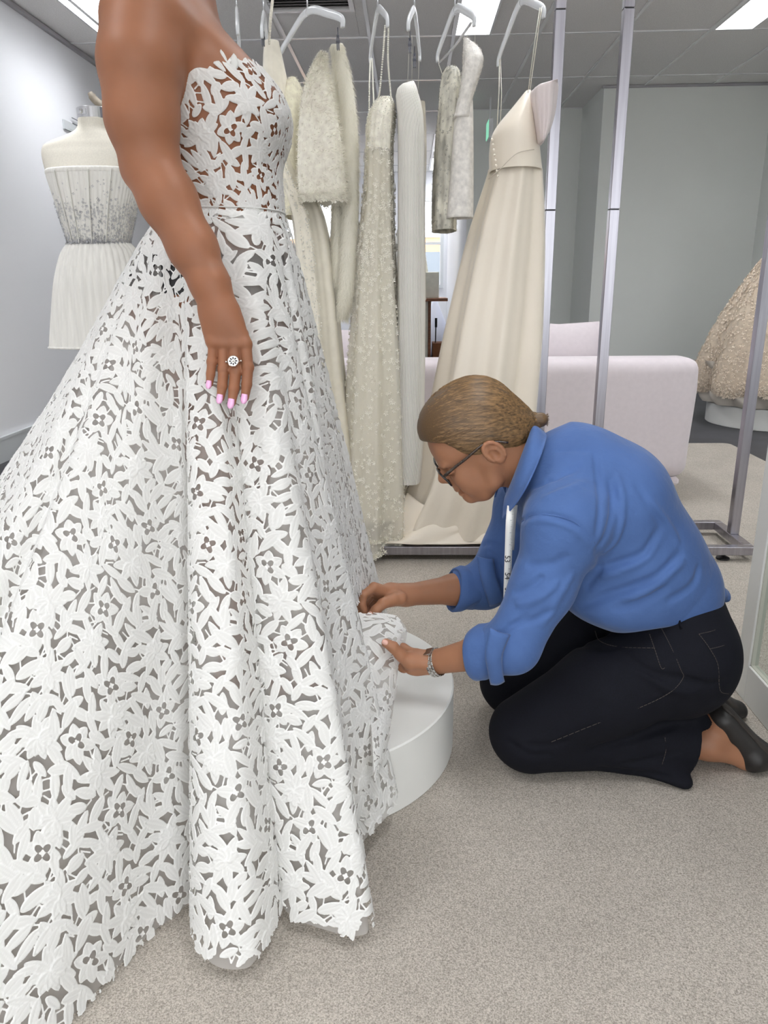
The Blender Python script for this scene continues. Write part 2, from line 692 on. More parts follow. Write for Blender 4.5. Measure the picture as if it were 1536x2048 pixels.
# suspended ceiling: slab, grid and single tiles
ceil = MB().box((XL - .1, YFRONT, ZC + .07), (XR + .1, YFAR + .1, ZC + .12)).build('ceiling', M_tile, kind='structure')
GX0, GY0 = 2.123, 6.10            # grid crossing
xs = [GX0 + .6 * k for k in range(-8, 3)]
xs = [x for x in xs if XL < x < XR]
ys = [GY0 + 1.2 * k for k in range(-8, 6)]
ys = [y for y in ys if YFRONT < y < YFAR]
g = MB()
for x in xs:
    g.box((x - .012, YFRONT, ZC - .006), (x + .012, YFAR, ZC + .004))
for y in ys:
    g.box((XL, y - .012, ZC - .005), (XR, y + .012, ZC + .003))
g.build('ceiling_grid', M_bar, ceil)
lamps = []
for gx in (-2.155, 0.305, 2.123 + .012):
    for gy in (6.088, 3.688, 1.288, -1.112):
        if gx < -2 and gy < 6:
            gx = -1.495
        lamps.append((gx, gx + .28, gy - 1.176, gy))
for gx in (-1.495, .305):
    lamps.append((gx, gx + .28, 9.712, 10.888))
for gx in (-1.495, .305):  # extra pair of panels, added only to brighten the far room
    lamps.append((gx, gx + .28, 11.45, 12.6))
VENT = (-.93 + .02, -.345, 4.94, 5.54)
xe = [XL] + xs + [XR]
ye = [YFRONT] + ys + [YFAR]
for i in range(len(xe) - 1):
    for j in range(len(ye) - 1):
        a, b, c, d = xe[i] + .009, xe[i + 1] - .009, ye[j] + .009, ye[j + 1] - .009
        if c > YREC and a > XRET:
            continue
        segs = [(a, b, c, d)]
        for (l0, l1, m0, m1) in lamps + [VENT]:
            new = []
            for (p, q, r, s) in segs:
                if l1 <= p or l0 >= q or m1 <= r or m0 >= s:
                    new.append((p, q, r, s))
                    continue
                if l0 - p > .01:
                    new.append((p, l0, r, s))
                if q - l1 > .01:
                    new.append((l1, q, r, s))
                if m0 - r > .01:
                    new.append((max(p, l0), min(q, l1), r, m0))
                if s - m1 > .01:
                    new.append((max(p, l0), min(q, l1), m1, s))
            segs = new
        for (p, q, r, s) in segs:
            dz = rng.uniform(-.0015, .0015)
            MB().box((p, r, ZC + dz), (q, s, ZC + .02 + dz), .004).build('ceiling_tile', M_tile, ceil)

M_lamp = emit('lit_panel', (250, 252, 255), LAMP)
# prismatic cover: more light straight down than sideways
_nt = M_lamp.node_tree
_ge = _nt.nodes.new('ShaderNodeNewGeometry')
_dt = _nt.nodes.new('ShaderNodeVectorMath')
_dt.operation = 'DOT_PRODUCT'
_nt.links.new(_ge.outputs['Normal'], _dt.inputs[0])
_nt.links.new(_ge.outputs['Incoming'], _dt.inputs[1])
_pw = _nt.nodes.new('ShaderNodeMath')
_pw.operation = 'POWER'
_pw.inputs[1].default_value = 2.0
_nt.links.new(_dt.outputs['Value'], _pw.inputs[0])
_ma = _nt.nodes.new('ShaderNodeMath')
_ma.operation = 'MULTIPLY_ADD'
_ma.inputs[1].default_value = LAMP * 1.45
_ma.inputs[2].default_value = LAMP * .13
_nt.links.new(_pw.outputs[0], _ma.inputs[0])
_nt.links.new(_ma.outputs[0], [n for n in _nt.nodes if n.type == 'EMISSION'][0].inputs['Strength'])


def ceiling_light(l0, l1, m0, m1, label, group=None):
    t = thing('ceiling_light', ((l0 + l1) / 2, (m0 + m1) / 2, ZC), label, 'ceiling light', group)
    f = MB()
    f.box((l0, m0, ZC - .008), (l0 + .014, m1, ZC + .055)).box((l1 - .014, m0, ZC - .008), (l1, m1, ZC + .055))
    f.box((l0 + .014, m0, ZC - .008), (l1 - .014, m0 + .014, ZC + .055)).box((l0 + .014, m1 - .014, ZC - .008), (l1 - .014, m1, ZC + .055))
    f.build('frame', M_bar, t)
    MB().box((l0 + .014, m0 + .014, ZC + .045), (l1 - .014, m1 - .014, ZC + .05)).build('diffuser', M_lamp, t)
    return t


for k, L in enumerate(lamps):
    lab = {0: 'lit white ceiling panel above the left wall, next to the bride\'s shoulder',
           4: 'lit white ceiling panel seen between the hangers in the middle of the ceiling',
           8: 'lit white ceiling panel in the upper right corner of the ceiling'}.get(k)
    if k >= 12:
        ceiling_light(*L, ['lit ceiling panel of the far room, near its left wall', 'lit ceiling panel of the far room, near its right wall',
                           'added ceiling panel brightening the far room by its windows, left', 'added ceiling panel brightening the far room by its windows, right'][k - 12], 'ceiling lights of the far room')
    elif lab:
        ceiling_light(*L, lab)
    else:
        row = ['', 'over the clothes rails', 'straight above the camera', 'far behind the camera'][k % 4]
        side = ['left', 'middle', 'right'][k // 4]
        ceiling_light(*L, 'lit ceiling panel of the %s column, %s' % (side, row), 'ceiling lights outside the frame')

# air vent
M_vent = mat('vent_grey_metal', (150, 148, 148), .5)
t = thing('ceiling_vent', ((VENT[0] + VENT[1]) / 2, 5.24, ZC), 'grey louvred air vent in the ceiling above the fur stole', 'vent')
f = MB()
x0, x1, y0, y1 = VENT
for q in ((x0, x0 + .03, y0, y1), (x1 - .03, x1, y0, y1), (x0 + .03, x1 - .03, y0, y0 + .03), (x0 + .03, x1 - .03, y1 - .03, y1)):
    f.box((q[0], q[2], ZC - .012), (q[1], q[3], ZC + .01))
f.build('frame', M_bar, t)
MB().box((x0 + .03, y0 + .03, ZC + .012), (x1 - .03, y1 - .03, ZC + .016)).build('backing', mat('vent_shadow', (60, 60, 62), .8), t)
for k in range(11):
    y = y0 + .05 + k * .048
    m = MB().box((x0 + .03, -.016, -.0015), (x1 - .03, .016, .0015))
    m.xform(_rx(math.radians(35)), (0, y, ZC + .002))
    m.build('slat', M_vent, t)

# exit sign by the passage
t = thing('exit_sign', (.78, 8.0, 2.43), 'small green and white hanging sign beside the satin gown', 'sign')
MB().box((.76, 7.86, 2.33), (.80, 8.1, 2.5), .004).build('housing', M_white_plastic, t)
MB().box((.755, 7.87, 2.34), (.7598, 8.09, 2.49)).build('face', emit('green_sign_face', (150, 226, 192), .9), t)
MB().cyl((.78, 7.98, 2.5), (.78, 7.98, ZC), .008).build('stem', M_white_plastic, t)

# the carpet that covers the middle of the floor
def carpet_material():
    m = bpy.data.materials.new('grey_beige_cut_pile')
    m.use_nodes = True
    nt = m.node_tree
    b = nt.nodes['Principled BSDF']
    b.inputs['Roughness'].default_value = 1.0
    b.inputs['Specular IOR Level'].default_value = 0.1
    tc = nt.nodes.new('ShaderNodeTexCoord')
    n1 = nt.nodes.new('ShaderNodeTexNoise')
    n1.inputs['Scale'].default_value = 400
    n1.inputs['Detail'].default_value = 3
    n1.inputs['Roughness'].default_value = .7
    n2 = nt.nodes.new('ShaderNodeTexNoise')
    n2.inputs['Scale'].default_value = 5
    n2.inputs['Detail'].default_value = 3
    for n in (n1, n2):
        nt.links.new(tc.outputs['Object'], n.inputs['Vector'])
    r = nt.nodes.new('ShaderNodeValToRGB')
    r.color_ramp.elements[0].position = .32
    r.color_ramp.elements[0].color = lin((140, 132, 122))
    r.color_ramp.elements[1].position = .66
    r.color_ramp.elements[1].color = lin((214, 206, 195))
    nt.links.new(n1.outputs['Fac'], r.inputs['Fac'])
    mx = nt.nodes.new('ShaderNodeMix')
    mx.data_type = 'RGBA'
    mx.blend_type = 'MULTIPLY'
    mx.inputs[0].default_value = .5
    r2 = nt.nodes.new('ShaderNodeValToRGB')
    r2.color_ramp.elements[0].color = (.86, .86, .86, 1)
    r2.color_ramp.elements[1].color = (1, 1, 1, 1)
    r2.color_ramp.elements[0].position = .38
    r2.color_ramp.elements[1].position = .6
    nt.links.new(n2.outputs['Fac'], r2.inputs['Fac'])
    nt.links.new(r.outputs['Color'], mx.inputs[6])
    nt.links.new(r2.outputs['Color'], mx.inputs[7])
    nt.links.new(mx.outputs[2], b.inputs['Base Color'])
    ad = nt.nodes.new('ShaderNodeMath')
    ad.operation = 'MULTIPLY_ADD'
    ad.inputs[1].default_value = 6.0
    nt.links.new(n2.outputs['Fac'], ad.inputs[0])
    nt.links.new(n1.outputs['Fac'], ad.inputs[2])
    bp = nt.nodes.new('ShaderNodeBump')
    bp.inputs['Strength'].default_value = .75
    bp.inputs['Distance'].default_value = .004
    nt.links.new(n1.outputs['Fac'], bp.inputs['Height'])
    nt.links.new(bp.outputs['Normal'], b.inputs['Normal'])
    return m


def rounded_rect(x0, x1, y0, y1, r, n=8):
    P = []
    for cx, cy, a0 in ((x1 - r, y1 - r, 0), (x0 + r, y1 - r, 90), (x0 + r, y0 + r, 180), (x1 - r, y0 + r, 270)):
        for k in range(n + 1):
            a = math.radians(a0 + 90 * k / n)
            P.append((cx + r * math.cos(a), cy + r * math.sin(a)))
    return np.array(P)


P = rounded_rect(-2.14, 2.06, -2.4, 4.82, .05)
rings = [np.c_[P, np.full(len(P), z)] for z in (-.0005, .006)]
c = P.mean(0)
P2 = c + (P - c) * .998
rings.append(np.c_[P2, np.full(len(P), .0085)])
MB().loft(rings).build('carpet', carpet_material(), smooth=False,
                       label='pale grey-beige cut-pile carpet covering the dark floor', cat='carpet')
ZF = .0085

# ---------------------------------------------------------------- clothes rails
RY0, RY1, PY = 2.645, 2.985, 2.812


def clothes_rail(xl, xr, label, zbar=1.96):
    t = thing('clothes_rail', ((xl + xr) / 2, PY, ZF), label, 'clothes rail')
    z0, z1, w = .032, .064, .034
    MB().box((xl, RY0, z0), (xr, RY0 + w, z1), .002).build('base_bar', M_steel, t)
    MB().box((xl, RY1 - w, z0), (xr, RY1, z1), .002).build('base_bar', M_steel, t)
    for x in (xl, xr - w):
        MB().box((x, RY0 + w, z0), (x + w, RY1 - w, z1), .002).build('end_bar', M_steel, t)
        for a, b in ((z1, 1.242), (1.245, 1.845), (1.848, zbar + .03)):
            MB().box((x, PY - w / 2, a), (x + w, PY + w / 2, b), .0015).build('post', M_steel, t)
        for zj in (1.24, 1.8435):
            MB().box((x + .003, PY - w / 2 + .003, zj), (x + w - .003, PY + w / 2 - .003, zj + .006)).build('joint', M_black, t)
        for y in (RY0 + .03, RY1 - .03):
            xx = x + (.10 if x == xl else -.07)
            MB().lathe((xx, y, ZF), [(.0, 0), (.024, 0), (.024, .006), (.012, .012), (.007, .013), (.007, .025), (0, .025)], 20).build('levelling_foot', M_black, t, smooth=False)
    MB().box((xl + w, PY - .012, zbar - .012), (xr - w, PY + .012, zbar + .012), .002).build('hanging_bar', M_steel, t)
    return t


clothes_rail(-.85, .508, 'long steel clothes rail that holds the row of bridal gowns')
clothes_rail(.693, 1.278, 'short empty steel clothes rail standing between the sofa and the kneeling woman')

# ---------------------------------------------------------------- sofa seen from behind
M_sofa = mat('pale_lilac_grey_upholstery', (216, 207, 211), .95, noise=(45, .012), bump=(420, .12, .001), sheen=.3)
M_sofaleg = mat('dark_wood', (58, 44, 36), .5)
t = thing('sofa', (.35, 3.8, ZF), 'pale lilac-grey upholstered sofa seen from behind, beyond the clothes rails', 'sofa')
s = SDF((-.85, 3.40, .10), (1.42, 4.32, .78), .018)


def rbox(c, h, r):
    def fn(X, Y, Z):
        qx = np.abs(X - c[0]) - (h[0] - r); qy = np.abs(Y - c[1]) - (h[1] - r); qz = np.abs(Z - c[2]) - (h[2] - r)
        a = np.sqrt(np.maximum(qx, 0) ** 2 + np.maximum(qy, 0) ** 2 + np.maximum(qz, 0) ** 2)
        return a + np.minimum(np.maximum(qx, np.maximum(qy, qz)), 0) - r
    return fn


def sofa_back(X, Y, Z):
    tz = np.clip((Z - .12) / .55, 0, 1)
    wid = .93 + .045 * np.sin(tz * math.pi * .55) + 0 * X
    qx = np.abs(X - .315) - (wid + .035 - .07); qy = np.abs(Y - 3.54) - (.11 - .05); qz = np.abs(Z - .405) - (.285 - .07)
    a = np.sqrt(np.maximum(qx, 0) ** 2 + np.maximum(qy, 0) ** 2 + np.maximum(qz, 0) ** 2)
    return a + np.minimum(np.maximum(qx, np.maximum(qy, qz)), 0) - .055


s.func((-.8, 3.3, 0), (1.5, 3.9, .8), sofa_back)
for x in (-.59, 1.22):
    s.func((-.9, 3.4, 0), (1.5, 4.3, .8), rbox((x, 3.86, .36), (.085, .42, .24), .06), .03)
link('back_and_arms', s.mesh('back_and_arms'), M_sofa, t)
MB().box((-.58, 3.45, .085), (1.27, 4.22, .125), .012).build('base', M_sofa, t)
MB().box((-.5, 3.66, .125), (1.13, 4.26, .37), .04).build('seat', M_sofa, t)
for x in (-.42, 1.235):
    for y in (3.49, 4.15):
        MB().tube([(x, y, ZF), (x + .006, y, .09)], [.013, .022], 12).build('leg', M_sofaleg, t)


def cushion(c, w, hgt, d, name, label, rot=0, m=M_sofa):
    n, k = 13, 13
    u = np.linspace(-1, 1, n)
    V = []
    for sgn in (-1, 1):
        for a in u:
            for b in u:
                th = (1 - abs(a) ** 2.4) ** .5 * (1 - abs(b) ** 2.4) ** .5
                pin = 1 - .07 * (1 - abs(a)) - 0
                V.append((a * w / 2 * (1 - .05 * (1 - abs(b)) ** 1), sgn * d / 2 * th, b * hgt / 2 * (1 - .06 * (1 - abs(a)) ** 1)))
    V = np.array(V)
    F = []
    for sgn in (0, 1):
        for i in range(n - 1):
            for j in range(n - 1):
                q = [sgn * n * n + i * n + j, sgn * n * n + (i + 1) * n + j, sgn * n * n + (i + 1) * n + j + 1, sgn * n * n + i * n + j + 1]
                F.append(q if sgn == 0 else q[::-1])
    mb = MB().add(V, F)
    mb.xform(_rz(rot) @ _rx(math.radians(-6)), c)
    o = mb.build(name, m, smooth=True, label=label, cat='cushion')
    return o


cushion((.735, 3.775, .615), .44, .42, .15, 'cushion', 'pale grey cushion leaning on the sofa back, between the two rail posts')
cushion((-.30, 3.775, .595), .44, .42, .15, 'cushion', 'pale grey cushion leaning on the sofa back, behind the hanging fur stole')

# ---------------------------------------------------------------- platform
M_plat = mat('platform_white_paint', (228, 228, 224), .55, noise=(6, .012), bump=(60, .05, .001))
PC, PR, PH = (-.235, 1.50), .335, .156
t = MB().lathe((PC[0], PC[1], ZF), [(PR - .002, 0), (PR, .002), (PR, PH - ZF - .003), (PR - .003, PH - ZF)], 96)
o = t.build('platform', M_plat, label='low round white platform under the bride\'s dress', cat='platform')
auto(o, 30)

# ---------------------------------------------------------------- mirror at the right edge
M_frame = mat('mirror_frame_white', (224, 224, 220), .45)
t = thing('mirror', (.845, 1.17, ZF), 'tall white framed mirror standing on the carpet at the right edge', 'mirror')
x0, x1, ya, yb, zt, w = .826, .862, .62, 1.725, 1.75, .060
z0 = ZF
MB().box((x0, yb - w, z0), (x1, yb, zt), .002).build('stile', M_frame, t)
MB().box((x0, ya, z0), (x1, ya + w, zt), .002).build('stile', M_frame, t)
MB().box((x0, ya + w, z0), (x1, yb - w, z0 + .098), .002).build('bottom_rail', M_frame, t)
MB().box((x0, ya + w, zt - w), (x1, yb - w, zt), .002).build('top_rail', M_frame, t)
MB().box((x0 + .012, ya + w, z0 + .098), (x0 + .018, yb - w, zt - w)).build('mirror_glass', mat('silvered_glass', (225, 230, 228), .02, metal=1.0), t)
b = MB()
b.box((x0 + .004, yb - w - .006, z0 + .098), (x0 + .012, yb - w, zt - w)).box((x0 + .004, ya + w, z0 + .098), (x0 + .012, yb - w, z0 + .101))
b.build('bead', mat('mirror_bead_olive', (204, 206, 192), .4), t)

# ---------------------------------------------------------------- far room: desk, plinth, box, bag
M_wood = mat('oiled_wood', (122, 74, 44), .5, noise=(8, .15), stretch=(1, 8, 8))
M_plinth = mat('cream_stone', (226, 224, 208), .5, noise=(9, .05))
t = thing('desk', (.1, 10.3, 0), 'far desk with a brown wooden top and pale pedestal, seen between the gowns', 'desk')
MB().box((-.55, 9.95, .80), (.50, 10.7, .84), .004).build('desk_top', M_wood, t)
MB().box((.05, 10.1, 0), (.25, 10.6, .80)).build('pedestal', M_plinth, t)
MB().box((.255, 10.1, 0), (.29, 10.6, .80)).build('side_panel', M_wood, t)
MB().box((-.50, 10.1, 0), (-.30, 10.6, .80)).build('pedestal', M_plinth, t)
o = MB().box((-.42, 10.05, .84), (.39, 10.5, 1.16), .006).build('stone_plinth', M_plinth, label='cream veined stone block standing on the far desk', cat='plinth')
prof = [(.30, 0), (.27, .25), (.2, .6), (.13, .9), (.10, 1.05), (.14, 1.25), (.15, 1.3), (.0, 1.32)]
o = MB().lathe((.0, 10.28, 1.16), [(r * .85, z * .72) for r, z in prof], 24).build('display_dress', mat('white_tulle_far', (238, 236, 228), .9), smooth=True,
    label='cream dress standing on the stone block on the far desk', cat='dress')
MB().box((.32, 10.2, .0), (.50, 10.55, .26), .003).build('cardboard_box', mat('cardboard', (150, 98, 62), .8, noise=(20, .06)),
    label='brown cardboard box on the floor under the far desk', cat='box')
t = thing('umbrella', (.36, 10.15, .26), 'small black rod standing on the cardboard box', 'rod')
MB().cyl((.36, 10.3, .26), (.365, 10.3, .58), .008).build('shaft', M_black, t)
MB().cyl((.365, 10.3, .46), (.365, 10.3, .58), .016).build('handle', M_black, t)
prof = [(.17, 0), (.22, .12), (.2, .35), (.12, .55), (.05, .72), (.03, .8)]
o = MB().lathe((.38, 11.2, .02), prof, 20).build('garment_bag', mat('white_plastic_bag', (222, 226, 240), .4), smooth=True,
    label='white translucent bag on the floor right of the far desk', cat='bag')
# street outside
bt = thing('building', (-.6, 17.5, 0), 'pale orange building outside the far windows', 'building')
M_brick = mat('orange_render', (226, 176, 134), .9, noise=(2, .06))
MB().box((-5, 17.5, 0), (3.5, 20, 2.0)).build('wall', M_brick, bt)
MB().box((-5, 17.45, 2.0), (3.5, 20, 2.12)).build('parapet', M_trim, bt)
for k in range(5):
    MB().box((-4.4 + 1.5 * k, 17.46, .9), (-3.6 + 1.5 * k, 17.5, 1.7)).build('window', mat('window_dark', (120, 130, 140), .2) if k == 0 else bpy.data.materials['window_dark'], bt)
MB().box((-30, 12.95, -.12), (30, 60, -.06)).build('street', mat('street_asphalt', (168, 166, 164), .9), kind='structure')
MB().box((-30, -40, -.12), (30, -3.35, -.06)).build('pavement', mat('pavement_concrete', (196, 194, 190), .9), kind='structure')

# ---------------------------------------------------------------- hanging garments
M_satin = mat('ivory_satin', (246, 236, 220), .42, sheen=.25, noise=(3, .012))
M_satin_pink = mat('ivory_satin_blush', (234, 222, 222), .45, sheen=.3)
M_cream = mat('cream_tulle', (244, 238, 222), .8, sheen=.3, noise=(30, .02))
M_creamlace = mat('cream_lace', (246, 240, 226), .8, noise=(60, .05), bump=(120, .4, .003))
M_cord = mat('white_cord', (250, 247, 241), .6)
M_silver = mat('silver_grey_lace', (206, 203, 190), .6, noise=(28, .20), bump=(120, .5, .003), stretch=(1, 1, .45))
M_silver2 = mat('silver_white_lace', (232, 228, 222), .55, noise=(60, .07), bump=(140, .5, .003))
M_bead = mat('pearl_bead', (246, 243, 232), .25, coat=.5)
M_fur = mat('cream_fur', (248, 244, 230), .85, sheen=.5)
M_clip = mat('dark_steel_clip', (96, 96, 104), .3, metal=1.0)
M_ribbon = mat('ivory_ribbon', (240, 235, 222), .5)
M_hanger = mat('white_hanger_plastic', (233, 236, 240), .25, coat=.3)


def ring(xl, xr, yc, b, z, n, p=2.4, fold=None):
    th = np.linspace(0, 2 * math.pi, n, endpoint=False)
    a = (xr - xl) / 2
    c, s = np.cos(th), np.sin(th)
    rad = (np.abs(c) ** p + np.abs(s) ** p) ** (-1 / p)
    f = 1 + (fold(th) if fold else 0)
    ex = a * rad * c * f
    ey = b * rad * s * f
    return np.stack([(xl + xr) / 2 + ex, yc + ey, np.full(n, z) if np.isscalar(z) else z], -1)


def hanging(rows, Y, b, n=96, steps=60, nf=9, amp=(0.0, .08), ph=0.0, p=2.4, drift=1.0, seed=0, pleat=None):
    """rows: (photo y, left x, right x[, depth half width]) on the plane Y -> list of rings"""
    A = []
    for r in rows:
        l, rr = at(r[1], r[0], Y), at(r[2], r[0], Y)
        A.append((l[2], l[0], rr[0], r[3] if len(r) > 3 else b))
    A = spline(np.array(A), steps)
    g = np.random.default_rng(seed)
    k = [(nf, 1.0, g.uniform(0, 6)), (nf * .5 // 1 + 1, .6, g.uniform(0, 6)), (nf * 2 + 1, .35, g.uniform(0, 6))]
    rings = []
    for i, (z, xl, xr, bb) in enumerate(A):
        t = i / (steps - 1)
        am = amp[0] + (amp[1] - amp[0]) * t ** .8

        def fold(th):
            v = 0
            for (m, w, q) in k:
                v = v + w * np.sin(m * th + q + drift * t * math.sin(q * 3))
            v = am * v
            if pleat:
                v = v + pleat[1] * np.abs(np.sin(pleat[0] * th / 2))
            return v
        rings.append(ring(xl, xr, Y, bb, z, n, p, fold))
    return np.array(rings)


def sample_rings(R, n, g, zmin=None, zmax=None, power=1.0):
    """random points and outward normals on a ring surface"""
    N, m = R.shape[:2]
    i = (g.random(n) ** power * (N - 1)).astype(int)
    j = g.integers(0, m, n)
    u, v = g.random(n), g.random(n)
    i2, j2 = np.minimum(i + 1, N - 1), (j + 1) % m
    P = (R[i, j] * (1 - u)[:, None] + R[i, j2] * u[:, None]) * (1 - v)[:, None] + (R[i2, j] * (1 - u)[:, None] + R[i2, j2] * u[:, None]) * v[:, None]
    e1 = R[i, j2] - R[i, j]
    e2 = R[i2, j] - R[i, j]
    nn = np.cross(e1, e2)
    cen = R[i].mean(1)
    sg = np.sign(((P - cen) * nn).sum(1))
    nn = nn * sg[:, None]
    nn /= np.linalg.norm(nn, axis=1)[:, None] + 1e-12
    return P, nn


def blossoms(P, N, g, size, lift=.003, petals=5, var=.4, upright=.0):
    """little stitched flowers: petals as diamonds cupped around a bead"""
    n = len(P)
    a = g.normal(size=(n, 3))
    u = np.cross(N, a)
    u /= np.linalg.norm(u, axis=1)[:, None] + 1e-9
    w = np.cross(N, u)
    s = size * (1 + var * g.uniform(-1, 1, n))
    V = []
    F = []
    for k in range(petals):
        t0 = 2 * math.pi * k / petals
        for dt, rr, h in ((0, .08, .2), (-.42, .6, .9), (0, 1.0, 1.0), (.42, .6, .9)):
            c, q = math.cos(t0 + dt), math.sin(t0 + dt)
            V.append(P + (u * c + w * q) * (s * rr)[:, None] + N * (lift * h + s * .35 * rr * h)[:, None])
    V = np.stack(V, 1).reshape(-1, 3)
    base = np.arange(n)[:, None, None] * petals * 4
    q = np.arange(petals)[None, :, None] * 4 + np.arange(4)[None, None, :]
    F = (base + q).reshape(-1, 4)
    return V, F


def octas(P, g, size, var=.4):
    """tiny faceted beads"""
    n = len(P)
    s = size * (1 + var * g.uniform(-1, 1, n))
    D = np.array([(1, 0, 0), (-1, 0, 0), (0, 1, 0), (0, -1, 0), (0, 0, 1), (0, 0, -1)], float)
    V = (P[:, None, :] + D[None] * s[:, None, None]).reshape(-1, 3)
    T = np.array([(0, 2, 4), (2, 1, 4), (1, 3, 4), (3, 0, 4), (2, 0, 5), (1, 2, 5), (3, 1, 5), (0, 3, 5)])
    F = (np.arange(n)[:, None, None] * 6 + T[None]).reshape(-1, 3)
    return V, F


def hairs(P, N, g, length, width=.0006, droop=.5, comb=(0, 0, -1), spread=.5):
    n = len(P)
    d = N + spread * g.normal(size=(n, 3)) + np.array(comb) * droop
    d /= np.linalg.norm(d, axis=1)[:, None]
    L = length * g.uniform(.6, 1.25, n)
    s = np.cross(d, g.normal(size=(n, 3)))
    s /= np.linalg.norm(s, axis=1)[:, None] + 1e-9
    tip = P + d * L[:, None] + np.array(comb) * (L * .35)[:, None]
    V = np.stack([P - s * width, P + s * width, tip], 1).reshape(-1, 3)
    return V, np.arange(3 * n).reshape(-1, 3)


def stuff(name, V, F, m, parent, smooth=False):
    o = link(name, raw(name, V, [F], smooth), m, parent)
    o['kind'] = 'stuff'
    return o


def hanger(near, far, label, top=None, clips=(), zbar=1.96, pr=.0075):
    """white hanger lying along the depth of the rail; near and far = shoulder ends"""
    near, far = np.asarray(near), np.asarray(far)
    mid = (near + far) / 2
    top = np.array([mid[0], PY, max(near[2], far[2]) + .085]) if top is None else np.asarray(top)
    t = thing('hanger', (top[0], PY, zbar + .015), label, 'hanger', 'white hangers on the clothes rail')
    m = MB()
    for e, sg in ((near, -1), (far, 1)):
        d = e - top
        P = spline([top, top + d * .22 + (0, 0, .012), top + d * .6 + (0, 0, .014), e + (0, 0, .012), e + d * .03 - (0, 0, .012)], 18)
        m.tube(P, np.linspace(.011, .0095, 18), 10, flat=(1.2, .55), up=(0, 0, 1))
    m.build('arm', M_hanger, t, smooth=True)
    x, y = top[0], PY
    a = np.linspace(-math.pi * .5, math.pi * 1.05, 14)
    hook = [(x, y, top[2] - .005), (x, y, zbar - .045)] + [(x, y + .0 + .021 * math.cos(q) * 1.0, zbar + .0 + .023 * math.sin(q)) for q in a[2:]]
    MB().tube(np.array(hook), .0026, 8).build('hook', M_chrome, t, smooth=True)
    for c in clips:
        c = np.asarray(c)
        k = MB()
        k.box(c + (-.004, -.006, -.022), c + (-.001, .006, .018)).box(c + (.001, -.006, -.022), c + (.004, .006, .018))
        k.cyl(c + (-.006, 0, 0), c + (.006, 0, 0), .004, 8).tube([c + (0, 0, .012), c + (0, 0, .04)], .0016, 6)
        k.build('clip', M_clip, t)
    return t


Yn, Yf = 2.64, 2.985


def strap(path, m, parent, w=.005, name='strap'):
    return MB().tube(np.array(path), w, 6, flat=(.25, 1.0), up=(1, 0, 0)).build(name, m, parent, smooth=True)


# --- ivory satin gown -------------------------------------------------
hg = hanger(at(1086, 27, Yn), at(998, 122, Yf), 'rightmost white hanger, holding the ivory satin gown')
t = thing('satin_gown', (.3, 2.8, .07), 'plain ivory satin gown with a gathered off-shoulder sleeve, rightmost gown on the rail', 'gown')
bod = hanging([(184, 1050, 1062, .03), (215, 1025, 1066, .08), (262, 988, 1072, .12), (300, 979, 1077, .13), (345, 979, 1082, .13)], 2.76, .13, steps=30, amp=(0, .012), nf=5, p=2.2)
MB().loft(bod, True, (False, False)).build('bodice', M_satin, t, smooth=True)
rows = [(338, 979, 1081, .13), (360, 975, 1083, .14), (480, 940, 1086, .15), (650, 902, 1080, .17), (760, 882, 1070, .18), (880, 860, 1058, .18), (960, 842, 1050, .175), (1020, 815, 1046, .15), (1058, 800, 1044, .13)]
sk = hanging(rows, 2.79, .15, n=220, steps=90, nf=7, amp=(.02, .15), seed=4, p=2.0, drift=.6)
MB().loft(sk, True, (False, False)).build('skirt', M_satin, t, smooth=True)
# empire seam as a fine cord
seam = MB().tube(spline([at(977, 358, 2.62), at(1000, 338, 2.60), at(1032, 308, 2.61), at(1060, 300, 2.63), at(1079, 299, 2.70)], 20), .0012, 6)
seam.build('waist_seam', mat('seam_shadow_beige', (205, 194, 178), .6), t, smooth=True)
# drooping sleeve
n = 40
rows = [(172, 1096, 1112), (178, 1068, 1113), (200, 1064, 1111), (230, 1067, 1107), (262, 1071, 1098), (288, 1075, 1084)]
sl = hanging(rows, 2.68, .075, n=90, steps=40, nf=6, amp=(.05, .03), p=2.0, pleat=(14, .05))
MB().loft(sl).build('sleeve', M_satin_pink, t, smooth=True)
for k in range(8):
    c = at(984 + k * 1.6, 279 + k * 10.4, 2.632)
    MB().ball(c, .0042, 8, 4).build('button', M_satin, t, smooth=True)
strap([at(1084, 14, Yn), at(1078, 50, Yn), at(1060, 180, 2.68)], M_ribbon, t, .006)
strap([at(1080, 16, Yn), at(1070, 80, Yn), at(1056, 186, 2.70)], M_ribbon, t, .005)
strap([at(999, 118, Yf), at(998, 180, 2.9), at(994, 258, 2.86)], M_ribbon, t, .006)
strap([at(1001, 118, Yf), at(1003, 190, 2.9), at(1000, 262, 2.86)], M_ribbon, t, .005)


